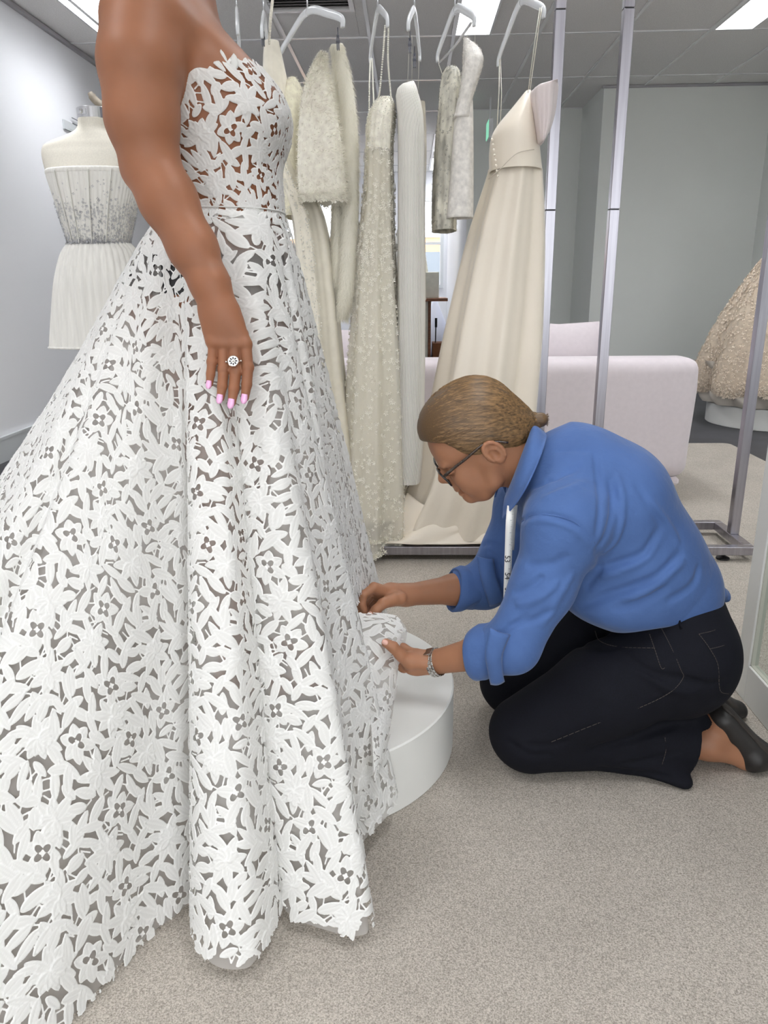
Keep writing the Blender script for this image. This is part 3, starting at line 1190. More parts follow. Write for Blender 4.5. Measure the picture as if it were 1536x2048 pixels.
# train lying over the base bar and on the carpet
def train():
    nu, nv = 70, 36
    V = np.zeros((nv, nu, 3))
    u = np.linspace(0, 1, nu)
    back = spline([at(815, 985, 2.74), at(850, 1010, 2.72), at(900, 1005, 2.70), at(960, 1015, 2.70), at(1040, 1040, 2.72)], nu)
    mid = spline([(-.08, 2.70, .105), (.03, 2.66, .11), (.12, 2.67, .125), (.24, 2.66, .115), (.36, 2.68, .12)], nu)
    fr = spline([(-.155, 2.66, .082), (-.03, 2.648, .076), (.09, 2.646, .074), (.2, 2.648, .074), (.36, 2.66, .08)], nu)
    for k in range(nv):
        s = k / (nv - 1)
        q = (1 - s) ** 2 * back.T + 2 * s * (1 - s) * mid.T + s * s * fr.T
        q = q.T.copy()
        q[:, 2] += .014 * math.sin(math.pi * s) * np.sin(u * 15 + 2.6 * s + 1) + .012 * math.sin(math.pi * s) * np.sin(u * 7 - 3 * s)
        q[:, 1] += -.012 * math.sin(math.pi * s) * np.sin(u * 11 + 4 * s)
        V[k] = q
    i = np.arange(nv - 1)[:, None]
    j = np.arange(nu - 1)[None]
    F = np.stack([i * nu + j, i * nu + j + 1, (i + 1) * nu + j + 1, (i + 1) * nu + j], -1).reshape(-1, 4)
    o = link('train', raw('train', V.reshape(-1, 3), [F]), M_satin, t)
    md = o.modifiers.new('thickness', 'SOLIDIFY')
    md.thickness = .008
    md.offset = 0
    return o


train()

# --- silver lace mini dress --------------------------------------------
hanger(at(947, 43, Yn), at(876, 114, Yf), 'white hanger carrying the silver-grey lace mini dress')
t = thing('silver_lace_dress', (.12, 2.8, 1.25), 'short silver-grey metallic lace dress with one open sleeve, hanging left of the satin gown', 'dress')
g = np.random.default_rng(31)
rows = [(140, 890, 914, .05), (158, 882, 922, .09), (215, 877, 922, .11), (300, 869, 918, .12), (400, 864, 914, .125), (463, 864, 912, .125)]
b1 = hanging(rows, 2.84, .12, n=90, steps=46, nf=5, amp=(.02, .05), seed=8, p=2.2)
MB().loft(b1, True, (True, False)).build('body', M_silver, t, smooth=True)
rows = [(78, 928, 936, .012), (100, 926, 960, .03), (125, 925, 966, .05), (160, 922, 957, .06), (205, 915, 943, .06), (240, 905, 940, .06)]
b2 = hanging(rows, 2.70, .05, n=64, steps=30, nf=4, amp=(.03, .05), seed=9)
MB().loft(b2, True, (True, True)).build('shoulder', M_silver2, t, smooth=True)
rows = [(200, 918, 942, .03), (240, 912, 943, .045), (330, 905, 944, .05), (400, 899, 944, .05), (437, 896, 943, .05)]
b3 = hanging(rows, 2.70, .05, n=64, steps=36, nf=4, amp=(.02, .035), seed=10, p=2.1)
o = MB().loft(b3, True, (True, False)).build('sleeve', M_silver2, t, smooth=True)
o.modifiers.new('thickness', 'SOLIDIFY').thickness = .006
for R, nb in ((b1, 700), (b2, 350), (b3, 500)):
    P, N = sample_rings(R, nb, g)
    V, F = blossoms(P, N, g, .0045, lift=.001, petals=4)
    stuff('stitched_motifs', V, F, M_silver2 if R is not b1 else mat('silver_thread', (176, 174, 166), .4, metal=.4) if 'silver_thread' not in bpy.data.materials else bpy.data.materials['silver_thread'], t)
strap([at(946, 40, Yn), at(938, 60, 2.68), at(932, 82, 2.70)], M_ribbon, t, .002)
strap([at(950, 42, Yn), at(950, 66, 2.68), at(950, 100, 2.70)], M_ribbon, t, .002)
strap([at(876, 112, Yf), at(878, 130, 2.93), at(886, 152, 2.88)], M_ribbon, t, .003)
MB().tube([at(942, 46, 2.66), at(910, 92, 2.78), at(880, 124, 2.93)], .004, 6).build('strap', mat('clear_strap', (200, 200, 202), .25), t, smooth=True)

# --- corded column gown --------------------------------------------------
hanger(at(817, 52, Yn), at(839, 112, Yf), 'white hanger with two metal clips, above the corded column gown',
       clips=(at(820, 90, 2.66), at(829, 120, 2.80)))
t = thing('corded_gown', (.05, 2.8, .3), 'narrow white column gown of fine vertical cords, hanging from metal clips', 'gown')
M_cordback = mat('cord_ground_beige', (238, 231, 220), .8)
rows = [(166, 822, 828, .02), (186, 795, 834, .07), (250, 798, 846, .09), (420, 798, 848, .09), (640, 797, 849, .09), (860, 794, 846, .09), (958, 790, 840, .09)]
cg = hanging(rows, 2.78, .09, n=144, steps=60, nf=4, amp=(.01, .02), seed=5, p=2.6)
MB().loft(cg, True, (True, True)).build('lining', M_cordback, t, smooth=True)
V = MB()
cen = cg.mean(1, keepdims=True)
outs = cg + (cg - cen) * .05
for k in range(0, 144, 2):
    V.tube(np.r_[outs[::3, k], outs[-1:, k]], .0021, 4, cap=False)
o = V.build('cords', M_cord, t, smooth=True)
o['kind'] = 'stuff'
rows = [(205, 834, 850, .03), (300, 834, 853, .04), (420, 838, 850, .04), (600, 842, 852, .04)]
cb = hanging(rows, 2.92, .04, n=40, steps=30, nf=4, amp=(.02, .05), seed=6)
MB().loft(cb, True, (False, False)).build('back_panel', veil('ivory_net', (236, 230, 214), .55), t, smooth=True)
for a, b in (((819, 62), (815, 170)), ((824, 70), (824, 166)), ((838, 112), (836, 200))):
    strap([at(a[0], a[1], 2.67), at(b[0], b[1], 2.74)], M_ribbon, t, .002)

# --- beaded lace gown ---------------------------------------------------
hanger(at(774, 45, Yn), at(741, 116, Yf), 'white hanger with pearl straps, carrying the appliqued tulle gown')
t = thing('beaded_gown', (-.08, 2.8, .05), 'cream tulle gown scattered with flower appliques, hanging from pearl straps', 'gown')
M_tul = veil('cream_gown_tulle', (252, 248, 236), .72, glow=.3)
rows = [(196, 758, 782, .03), (215, 744, 790, .07), (245, 735, 790, .10), (300, 732, 786, .12), (400, 727, 787, .12), (480, 718, 789, .13), (560, 712, 793, .14), (650, 706, 799, .15), (760, 699, 805, .16), (900, 692, 808, .17), (1000, 690, 811, .18), (1082, 688, 808, .18)]
bg = hanging(rows, 2.80, .13, n=160, steps=90, nf=8, amp=(.01, .10), seed=12, p=2.1)
MB().loft(bg[:26], True, (True, False)).build('bodice', M_creamlace, t, smooth=True)
MB().loft(bg[25:], True, (False, False)).build('skirt', M_tul, t, smooth=True)
cen = bg.mean(1, keepdims=True)
inner = (cen + (bg - cen) * .86)[20:84]
MB().loft(inner, True, (False, False)).build('lining', mat('cream_lining', (250, 245, 230), .85), t, smooth=True)
P, N = sample_rings(bg[24:], 2600, g, power=.75)
V, F = blossoms(P, N, g, .0075, petals=5)
stuff('flower_appliques', V, F, mat('ivory_applique', (253, 250, 240), .7), t)
P, N = sample_rings(bg, 3200, g, power=.8)
V, F = octas(P + N * .002, g, .0019)
stuff('beads', V, F, M_bead, t)
P = np.concatenate([bg[-1][g.integers(0, 160, 260)] + g.normal(0, .006, (260, 3)) + (0, 0, .01), bg[-4][g.integers(0, 160, 200)]])
N = np.tile((0.1, -1, .1), (len(P), 1)) + g.normal(0, .4, (len(P), 3))
N /= np.linalg.norm(N, axis=1)[:, None]
V, F = blossoms(P, N, g, .009)
stuff('hem_flowers', V, F, M_creamlace, t)
for pts in ([(770, 52, Yn), (766, 110, 2.66), (760, 178, 2.70), (757, 196, 2.74)], [(777, 50, Yn), (776, 110, 2.66), (778, 150, 2.7), (783, 205, 2.74)],
            [(741, 116, Yf), (739, 160, 2.95), (738, 238, 2.88)], [(744, 118, Yf), (746, 170, 2.95), (748, 222, 2.88)]):
    path = spline([at(*p) for p in pts], 46)
    s = MB()
    for p in path:
        s.ball(p, .0032, 6, 3)
    o = s.build('pearl_strap', M_bead, t, smooth=True)
    o['kind'] = 'stuff'

# --- lace jacket and fur stole --------------------------------------------
hanger(at(683, 46, Yn), at(560, 116, Yf), 'large white hanger with a metal clip, carrying the cream lace jacket', clips=(at(676, 84, 2.66),))
t = thing('lace_jacket', (-.22, 2.78, 1.15), 'cream eyelash-lace jacket with a scalloped hem, hanging left of the fur stole', 'jacket')
rows = [(106, 642, 647, .008), (130, 628, 650, .026), (170, 610, 660, .045), (230, 600, 674, .06), (310, 596, 686, .08), (380, 598, 694, .08), (402, 602, 695, .08)]
j1 = hanging(rows, 2.70, .08, n=100, steps=46, nf=4, amp=(.02, .03), seed=14, p=2.3)
# scalloped hem
th = np.linspace(0, 2 * math.pi, 100, endpoint=False)
j1[-1, :, 2] -= .012 * np.abs(np.sin(7 * th))
MB().loft(j1, True, (True, False)).build('sleeve', M_creamlace, t, smooth=True)
rows = [(156, 580, 592, .02), (185, 562, 606, .07), (260, 556, 614, .11), (360, 562, 612, .11), (436, 566, 614, .11)]
j2 = hanging(rows, 2.86, .11, n=100, steps=40, nf=5, amp=(.02, .05), seed=15, p=2.3)
MB().loft(j2, True, (True, False)).build('body', mat('cream_lace_warm', (244, 237, 214), .8, noise=(50, .06), bump=(110, .5, .003)), t, smooth=True)
P, N = sample_rings(j1, 5200, g)
V, F = hairs(P, N, g, .015, .0011, droop=.3, comb=(.8, 0, -.25), spread=.5)
stuff('eyelash_fringe', V, F, M_creamlace, t)
P, N = sample_rings(j2, 1600, g)
V, F = hairs(P, N, g, .009, .0006, droop=.3, comb=(-.5, 0, -.4), spread=.4)
stuff('eyelash_fringe', V, F, M_creamlace, t)
P, N = sample_rings(j1[-4:], 420, g)
V, F = blossoms(P, N, g, .0085, petals=5)
stuff('hem_scallops', V, F, M_creamlace, t)
P, N = sample_rings(j2[-3:], 220, g)
V, F = blossoms(P, N, g, .006, petals=5)
stuff('hem_scallops', V, F, M_bead, t)

t = thing('fur_stole', (-.14, 2.78, 1.0), 'long cream fur stole clipped to a hanger, its two tails hanging below the lace jacket', 'stole')
for pts, nm in (([(668, 90, 2.77, .010), (684, 130, 2.78, .021), (698, 250, 2.79, .028), (701, 400, 2.79, .029), (697, 520, 2.78, .029), (691, 600, 2.77, .027), (684, 640, 2.77, .016)], 'front_tail'),
                ([(680, 88, 2.83, .010), (676, 130, 2.84, .018), (676, 250, 2.84, .022), (678, 400, 2.84, .026), (676, 500, 2.83, .028), (672, 570, 2.82, .025), (668, 606, 2.82, .014)], 'back_tail')):
    C = np.array([np.r_[at(p[0], p[1], p[2]), p[3]] for p in pts])
    C = spline(C, 50)
    a = np.linspace(0, 2 * math.pi, 40, endpoint=False)
    R = np.stack([np.stack([c[0] + c[3] * np.cos(a), c[1] + c[3] * 1.25 * np.sin(a), np.full(40, c[2])], -1) for c in C])
    MB().loft(R).build(nm, M_fur, t, smooth=True)
    P, N = sample_rings(R, 9000, g)
    V, F = hairs(P, N, g, .016, .0005, droop=1.1, spread=.4)
    stuff('fur_pile', V, F, M_fur, t)

# --- cream slip gown behind the bride ---------------------------------------
hanger(at(524, 66, Yn), at(538, 120, Yf), 'white hanger with a metal clip, just right of the bride\'s chest', clips=(at(526, 76, 2.66),))
t = thing('slip_gown', (-.3, 2.8, .1), 'cream sequin-edged tulle slip gown partly hidden behind the bride', 'gown')
rows = [(84, 528, 558, .03), (150, 527, 572, .07), (240, 538, 590, .1), (340, 552, 604, .11), (440, 586, 650, .12), (600, 600, 674, .13), (760, 606, 690, .15), (940, 610, 715, .16), (1080, 612, 735, .17)]
sg = hanging(rows, 2.84, .12, n=120, steps=70, nf=7, amp=(.01, .09), seed=21, p=2.1)
MB().loft(sg, True, (True, False)).build('dress', M_cream, t, smooth=True)
P, N = sample_rings(sg[24:52, 82:96], 700, g)
V, F = octas(P + N * .002, g, .0028)
stuff('sequins', V, F, M_bead, t)
path = spline([at(545, 0, 2.66), at(541, 40, 2.66), at(538, 84, 2.7)], 16)
s = MB()
for p in path:
    s.ball(p, .007, 6, 3, sc=(.7, .7, 1.2))
o = s.build('beaded_strap', M_creamlace, t, smooth=True)
o['kind'] = 'stuff'
hanger(at(475, 60, Yn), at(480, 112, Yf), 'leftmost white hanger, seen edge-on beside the bride\'s shoulder')

# ---------------------------------------------------------------- dress form on the left
M_form = mat('dress_form_linen', (236, 231, 218), .8, noise=(200, .02), bump=(420, .15, .0008))
FX = at(192, 400, 2.9)[0]
t = thing('dress_form', (FX, 2.9, ZF), 'cream linen dress form with a chrome neck cap, against the left wall', 'dress form')
rows = [(240, 159, 217, .055), (256, 158, 218, .056), (266, 149, 228, .06), (275, 128, 252, .065), (284, 103, 278, .07), (292, 90, 291, .075), (302, 86, 295, .08), (320, 88, 292, .09), (360, 100, 282, .105), (420, 120, 268, .10), (482, 142, 254, .09), (560, 122, 284, .11), (640, 116, 294, .11)]
fm = hanging(rows, 2.9, .09, n=64, steps=80, amp=(0, 0), p=2.25)
MB().loft(fm).build('torso', M_form, t, smooth=True)
l, r = at(158, 238, 2.9), at(218, 238, 2.9)
cx, rad, zt = (l[0] + r[0]) / 2, (r[0] - l[0]) / 2, l[2]
MB().lathe((cx, 2.9, zt), [(rad + .002, -.004), (rad + .002, .030), (rad - .006, .033), (0, .034)], 40).build('neck_cap', M_chrome, t, smooth=False)
k = MB()
k.ball((cx - .02, 2.9 - rad - .003, zt + .013), .009, 10, 5).box((cx - .035, 2.9 - rad - .006, zt + .004), (cx - .005, 2.9 - rad + .004, zt + .022))
k.build('clasp', M_chrome, t)
MB().cyl((cx, 2.9, ZF + .03), (cx, 2.9, .8), .016, 16).build('pole', M_steel, t, smooth=True)
MB().lathe((cx, 2.9, ZF), [(.17, 0), (.17, .012), (.03, .03), (.0, .035)], 40).build('base', M_steel, t)

M_tulle_w = mat('white_ruched_tulle', (238, 236, 230), .8, sheen=.2, noise=(90, .03), stretch=(1, 1, .05))
t = thing('tulle_dress', (FX, 2.9, 1.0), 'short strapless white tulle dress with a silver embroidered waist, on the dress form', 'dress')
rows = [(348, 99, 283, .112), (360, 101, 283, .113), (420, 121, 269, .108), (482, 141, 256, .098), (490, 141, 256, .1)]
tb = hanging(rows, 2.9, .1, n=260, steps=40, amp=(0, 0), p=2.25, pleat=(66, .022))
MB().loft(tb, True, (False, False)).build('bodice', M_tulle_w, t, smooth=True)
rows = [(486, 142, 256, .098), (510, 128, 274, .11), (560, 117, 288, .125), (620, 112, 298, .13), (692, 108, 306, .135)]
ts = hanging(rows, 2.9, .1, n=260, steps=40, amp=(.0, .015), nf=8, p=2.2, pleat=(40, .035))
MB().loft(ts, True, (False, False)).build('skirt', M_tulle_w, t, smooth=True)
R0 = tb[0]
MB().tube(np.r_[R0, R0[:1]], .006, 6, cap=False, flat=(1.6, .5)).build('neckline_band', M_tulle_w, t, smooth=True)
R0 = ts[-1]
MB().tube(np.r_[R0, R0[:1]], .004, 6, cap=False).build('hem_band', M_tulle_w, t, smooth=True)
cen = tb.mean(1, keepdims=True)
o2 = cen + (tb - cen) * 1.025
for j in (int(260 * .65), int(260 * .70), int(260 * .77), int(260 * .84)):
    MB().tube(o2[::4, j], .005, 6, flat=(.4, 1)).build('boning', M_tulle_w, t, smooth=True)
M_silv = mat('silver_embroidery', (190, 190, 194), .35, metal=.5)
gg = np.random.default_rng(5)
P, N = sample_rings(tb[17:], 4200, gg, power=.7)
keep = gg.random(len(P)) < .25 + .75 * (gg.random(len(P)) < .7)
V, F = blossoms(P[keep] + N[keep] * .002, N[keep], gg, .0042, lift=.001, petals=4)
stuff('silver_embroidery', V, F, M_silv, t)
P, N = sample_rings(tb[10:24], 150, gg, power=.6)
V, F = blossoms(P + N * .002, N, gg, .004, lift=.001, petals=4)
stuff('silver_embroidery', V, F, M_silv, t)

# curved rod behind the form, small framed sketch on the wall
o = MB().tube(spline([at(180, 186, 3.3), at(189, 199, 3.3), at(205, 212, 3.3), at(225, 226, 3.3), at(262, 262, 3.3), (-.95, 3.3, 1.25), (-.93, 3.3, .7), (-.93, 3.3, .02)], 30), [.011] * 2 + [.015] * 28, 10)
o = o.build('wooden_stand', mat('driftwood_grey', (146, 136, 122), .7, noise=(30, .12)), smooth=True,
            label='grey-brown wooden stand whose curved tip shows above the dress form', cat='stand')


def onx(px, py, X):
    d = ROT @ np.array([px - 768.0, 1024.0 - py, -FOC])
    return np.array([0, 0, EYE]) + d * (X / d[0])


a, b = onx(124, 238, XL), onx(165, 275, XL)
t = thing('framed_sketch', (XL, (a[1] + b[1]) / 2, 1.9), 'small white framed line sketch on the left wall, behind the dress form', 'picture')
MB().box((XL, a[1], b[2]), (XL + .012, b[1] + .1, a[2]), .002).build('frame', M_trim, t)
MB().box((XL + .012, a[1] + .08, b[2] + .02), (XL + .0135, b[1] + .05, a[2] - .05)).build('paper', mat('paper_white', (226, 228, 234), .8), t)
for dz in (0, .035):
    MB().box((XL + .0135, a[1] + .14, b[2] + .06 + dz), (XL + .0145, b[1] - .02, b[2] + .066 + dz)).build('drawn_line', mat('pencil', (110, 110, 116), .8) if dz == 0 else bpy.data.materials['pencil'], t)

# ---------------------------------------------------------------- beaded ball gown on the right
gx, gy = 2.65, 5.62
t = thing('ball_gown', (gx, gy, .12), 'champagne beaded ball gown on a low white plinth at the right edge', 'gown')
th = np.linspace(0, 2 * math.pi, 160, endpoint=False)
R = []
for z, r in [(.24, .505), (.30, .51), (.45, .48), (.7, .40), (.95, .28), (1.12, .18), (1.2, .13), (1.3, .14), (1.42, .15), (1.5, .145)]:
    R.append((z, r))
A = spline(np.array(R), 60)
rings = []
for k, (z, r) in enumerate(A):
    am = .075 * max(0, 1 - k / 42)
    rr = r * (1 + am * np.sin(9 * th + 1.0) + am * .6 * np.sin(5 * th + .4))
    rings.append(np.stack([gx + rr * np.cos(th), gy + rr * np.sin(th), z + .02 * np.sin(9 * th + 2.2) * max(0, 1 - k / 10)], -1))
R = np.array(rings)
M_champ = mat('champagne_tulle', (206, 190, 170), .85, noise=(30, .06))
MB().loft(R[:44], True, (False, False)).build('skirt', M_champ, t, smooth=True)
MB().loft(R[43:], True, (False, True)).build('bodice', M_champ, t, smooth=True)
P, N = sample_rings(R, 9000, gg, power=1.2)
V, F = blossoms(P, N, gg, .012, petals=5, lift=.004)
stuff('bead_flowers', V, F, mat('champagne_sequins', (226, 212, 194), .4, noise=(90, .12)), t)
inn = []
for k in range(16):
    z = .155 + .02 * k
    rr = (.44 + .03 * math.sin(k * .5)) * (1 + .05 * np.sin(13 * th + .3 * k))
    inn.append(np.stack([gx + rr * np.cos(th), gy + rr * np.sin(th), np.full(160, z)], -1))
MB().loft(np.array(inn), True, (False, False)).build('underskirt', mat('ivory_underskirt', (214, 206, 194), .8), t, smooth=True)
o = MB().lathe((gx + .02, gy, 0), [(.43, 0), (.435, .004), (.435, .146), (.43, .15)], 64).build('plinth', M_plat, label='low round white plinth under the champagne ball gown', cat='plinth')
auto(o, 30)

# ---------------------------------------------------------------- guipure lace pattern (a repeating field: open / stitched, with relief)
class Lace:
    def __init__(self, S=.30, N=600, seed=3):
        self.S, self.N = S, N
        g = np.random.default_rng(seed)
        self.x = (np.arange(N) + .5) * S / N
        self.D = np.full((N, N), .012, np.float32)
        self.H = np.zeros((N, N), np.float32)
        self.C = np.zeros((N, N), np.float32)      # corded outlines
        self.U = np.zeros((N, N, 2), np.float32)   # offset from the middle of the leaf on top
        # peony motifs, four-lobed blossoms, then single leaves in the gaps
        flowers, peonies = [], []

        def far(p, L, r):
            for q in L:
                d = (np.array(p) - q + S / 2) % S - S / 2
                if np.hypot(*d) < r:
                    return False
            return True
        tries = 0
        while len(peonies) < 10 and tries < 4000:
            tries += 1
            p = g.random(2) * S
            if far(p, peonies, .084):
                peonies.append(p)
        tries = 0
        while len(flowers) < 7 and tries < 6000:
            tries += 1
            p = g.random(2) * S
            if far(p, peonies, .042) and far(p, flowers, .075):
                flowers.append(p)
        for p in peonies:
            a0 = g.random() * 6.28
            for k in range(8):
                self.leaf(p, a0 + k * .78 + g.normal(0, .08), .036 * g.uniform(.85, 1.15), .0078, .0)
            for k in range(6):
                self.leaf(p, a0 + .4 + k * .62 + g.normal(0, .08), .023 * g.uniform(.9, 1.1), .0062, .0006)
        for p in flowers:
            a0 = g.random() * 6.28
            for k in range(6):
                self.leaf(p, a0 + k * 1.047 + g.normal(0, .1), .029 * g.uniform(.9, 1.12), .0092, .0)
        # leaves through the widest openings
        for it in range(400):
            m = np.argmax(self.D)
            d = self.D.flat[m]
            cov = (self.D < 0).mean()
            if d < .0052 or cov > .80:
                break
            i, j = np.unravel_index(m, self.D.shape)
            c = np.array([self.x[j], self.x[i]])
            a = g.random() * 6.28
            L = g.uniform(.028, .050)
            c = c - np.array([math.cos(a), math.sin(a)]) * L * g.uniform(.25, .75) + g.normal(0, .0035, 2)
            self.leaf(c, a, L, g.uniform(.0062, .0092), .0)
        # little bars across the channels that are left
        gy, gx = np.gradient(self.D)
        for it in range(60):
            cand = np.argwhere(self.D > .0016)
            i, j = cand[g.integers(len(cand))]
            a = math.atan2(gy[i, j], gx[i, j]) if it % 5 else g.random() * 3.14
            self.bar(np.array([self.x[j], self.x[i]]), a, .0080, .0012)
        # the blossoms: four petal-shaped openings round a cross of beads
        for p in flowers:
            a0 = g.random() * 6.28
            nl = 4 if g.random() < .6 else 3
            for k in range(nl):
                a = a0 + k * 1.5708
                self.hole(p + .0074 * np.array([math.cos(a), math.sin(a)]), a, .0066, .0046)
            for k in range(4):
                a = a0 + .785 + k * 1.5708
                self.dot(p + .0030 * np.array([math.cos(a), math.sin(a)]), .0018, .0014)
            self.dot(p, .0022, .0004)

    def _loc(self, c):
        S = self.S
        dx = ((self.x[None, :] - c[0] + S / 2) % S) - S / 2
        dy = ((self.x[:, None] - c[1] + S / 2) % S) - S / 2
        return dx, dy

    def leaf(self, c, a, L, W, lift):
        dx, dy = self._loc(c)
        ca, sa = math.cos(a), math.sin(a)
        s = (dx * ca + dy * sa) / L
        w = -dx * sa + dy * ca
        near = (s > -.25) & (s < 1.25) & (np.abs(w) < W + .02)
        s, w = s[near], w[near]
        q = np.clip(s, 0, 1)
        hw = W * np.clip(q ** .62 * (1 - q) ** .72 * 2.55, 0, 1.05)
        d = (np.abs(w) - hw) * .86
        d = np.where(s < 0, np.hypot(s * L, w), np.where(s > 1, np.hypot((s - 1) * L, w), d))
        ins = d < 0
        h = lift + .0011 * np.clip(1 - (w / np.maximum(hw, 1e-5)) ** 2, 0, 1) - .0007 * np.exp(-(w / .0009) ** 2) * (hw > .002) + .0009 * np.exp(-((d + .0010) / .0008) ** 2)
        Hn, Dn = self.H[near], self.D[near]
        self.H[near] = np.where(ins, h, Hn)
        cord = np.maximum(np.exp(-((d + .0007) / .0008) ** 2), .7 * np.exp(-(w / .0006) ** 2) * (q < .85))
        self.C[near] = np.where(ins, cord, self.C[near])
        off = np.stack([(s - .5) * L * ca - w * sa, (s - .5) * L * sa + w * ca], -1)
        self.U[near] = np.where(ins[:, None], off, self.U[near])
        self.D[near] = np.minimum(Dn, d)

    def bar(self, c, a, L, W):
        dx, dy = self._loc(c)
        ca, sa = math.cos(a), math.sin(a)
        u, v = dx * ca + dy * sa, -dx * sa + dy * ca
        d = np.hypot(np.maximum(np.abs(u) - L, 0), v) - W
        m = (d < 0) & (self.D > 0)
        self.C = np.where(m, 1, self.C).astype(np.float32)
        self.D = np.minimum(self.D, d).astype(np.float32)

    def hole(self, c, a, ra, rb):
        dx, dy = self._loc(c)
        ca, sa = math.cos(a), math.sin(a)
        u, v = dx * ca + dy * sa, -dx * sa + dy * ca
        k = np.hypot(u / ra, v / rb)
        d = (k - 1) * min(ra, rb)
        self.D = np.maximum(self.D, -d).astype(np.float32)
        self.C = np.maximum(self.C, np.exp(-((d - .0008) / .0008) ** 2)).astype(np.float32)
        self.H = (self.H + .0008 * np.exp(-((d - .0009) / .0008) ** 2) * (d < .004)).astype(np.float32)

    def dot(self, c, r, h):
        dx, dy = self._loc(c)
        d = np.hypot(dx, dy) - r
        self.D = np.minimum(self.D, d).astype(np.float32)
        self.C = np.where(d < 0, 1, self.C).astype(np.float32)
        self.H = np.where(d < 0, .0006 + h * np.sqrt(np.clip(1 - ((d + r) / r) ** 2, 0, 1)), self.H).astype(np.float32)

    def sample(self, px, py):
        N, S = self.N, self.S
        fx = (px / S * N - .5) % N
        fy = (py / S * N - .5) % N
        i0, j0 = np.floor(fy).astype(int), np.floor(fx).astype(int)
        u, v = fx - j0, fy - i0
        i0 %= N
        j0 %= N
        i1, j1 = (i0 + 1) % N, (j0 + 1) % N

        def b(A):
            return A[i0, j0] * (1 - u) * (1 - v) + A[i0, j1] * u * (1 - v) + A[i1, j0] * (1 - u) * v + A[i1, j1] * u * v
        return b(self.D), b(self.H), b(self.C), self.U[np.where(u < .5, i0, i1), np.where(v < .5, j0, j1)]


LACE = Lace()


def cut_sheet(ok, D, pos, thresh=0.0):
    """marching squares: keep D < 0 on a grid of cells; ok = cells in use; pos(i, j) -> 3D for fractional grid coordinates"""
    ny, nx = D.shape
    S = (D < thresh)
    cell = ok & (S[:-1, :-1] | S[1:, :-1] | S[:-1, 1:] | S[1:, 1:])
    vid = np.full((ny, nx), -1, np.int64)
    used = np.zeros((ny, nx), bool)
    for a in (slice(0, -1), slice(1, None)):
        for b in (slice(0, -1), slice(1, None)):
            used[a, b] |= cell
    cv = used & S
    n0 = cv.sum()
    vid[cv] = np.arange(n0)
    gi, gj = np.nonzero(cv)
    I = [gi.astype(np.float32)]
    J = [gj.astype(np.float32)]
    cnt = n0
    # horizontal edges
    hx = np.zeros((ny, nx - 1), bool)
    hx[:-1] |= cell
    hx[1:] |= cell
    hx &= (S[:, :-1] != S[:, 1:])
    hid = np.full((ny, nx - 1), -1, np.int64)
    k = hx.sum()
    hid[hx] = cnt + np.arange(k)
    cnt += k
    i, j = np.nonzero(hx)
    a, b = D[i, j], D[i, j + 1]
    I.append(i.astype(np.float32))
    J.append((j + np.clip((thresh - a) / (b - a), .04, .96)).astype(np.float32))
    vx = np.zeros((ny - 1, nx), bool)
    vx[:, :-1] |= cell
    vx[:, 1:] |= cell
    vx &= (S[:-1] != S[1:])
    wid = np.full((ny - 1, nx), -1, np.int64)
    k = vx.sum()
    wid[vx] = cnt + np.arange(k)
    cnt += k
    i, j = np.nonzero(vx)
    a, b = D[i, j], D[i + 1, j]
    I.append((i + np.clip((thresh - a) / (b - a), .04, .96)).astype(np.float32))
    J.append(j.astype(np.float32))
    I = np.concatenate(I)
    J = np.concatenate(J)
    case = S[:-1, :-1] * 1 + S[:-1, 1:] * 2 + S[1:, 1:] * 4 + S[1:, :-1] * 8
    faces = {3: [], 4: [], 5: []}
    # corners 0..3 (ccw), edges a(0-1) b(1-2) c(2-3) d(3-0)
    table = {1: ['0ad'], 2: ['1ba'], 4: ['2cb'], 8: ['3dc'], 3: ['01bd'], 6: ['12ca'], 12: ['23db'], 9: ['30ac'],
             5: ['0ad', '2cb'], 10: ['1ba', '3dc'], 7: ['012cd'], 14: ['123da'], 13: ['230ab'], 11: ['301bc'], 15: ['0123']}
    for cs, polys in table.items():
        ci, cj = np.nonzero(cell & (case == cs))
        if len(ci) == 0:
            continue
        get = {'0': lambda: vid[ci, cj], '1': lambda: vid[ci, cj + 1], '2': lambda: vid[ci + 1, cj + 1], '3': lambda: vid[ci + 1, cj],
               'a': lambda: hid[ci, cj], 'b': lambda: wid[ci, cj + 1], 'c': lambda: hid[ci + 1, cj], 'd': lambda: wid[ci, cj]}
        for p in polys:
            F = np.stack([get[c]() for c in p], -1)
            faces[len(p)].append(F)
    return I, J, [np.concatenate(f) for f in faces.values() if f]


def fast_mesh(name, V, faces):
    me = bpy.data.meshes.new(name)
    V = np.asarray(V, np.float32)
    me.vertices.add(len(V))
    me.vertices.foreach_set('co', V.ravel())
    li = np.concatenate([f.ravel() for f in faces]).astype(np.int32)
    sizes = np.concatenate([np.full(len(f), f.shape[1], np.int32) for f in faces])
    starts = np.concatenate([[0], np.cumsum(sizes)[:-1]]).astype(np.int32)
    me.loops.add(len(li))
    me.polygons.add(len(sizes))
    me.loops.foreach_set('vertex_index', li)
    me.polygons.foreach_set('loop_start', starts)
    me.update(calc_edges=True)
    me.polygons.foreach_set('use_smooth', np.ones(len(sizes), bool))
    return me


def bil(T, fi, fj):
    """bilinear lookup in a table T[n, m, ...]"""
    n, m = T.shape[:2]
    fi = np.clip(fi, 0, n - 1.0001)
    fj = np.clip(fj, 0, m - 1.0001)
    i, j = np.floor(fi).astype(int), np.floor(fj).astype(int)
    u, v = (fi - i)[..., None], (fj - j)[..., None]
    return (T[i, j] * (1 - u) + T[i + 1, j] * u) * (1 - v) + (T[i, j + 1] * (1 - u) + T[i + 1, j + 1] * u) * v


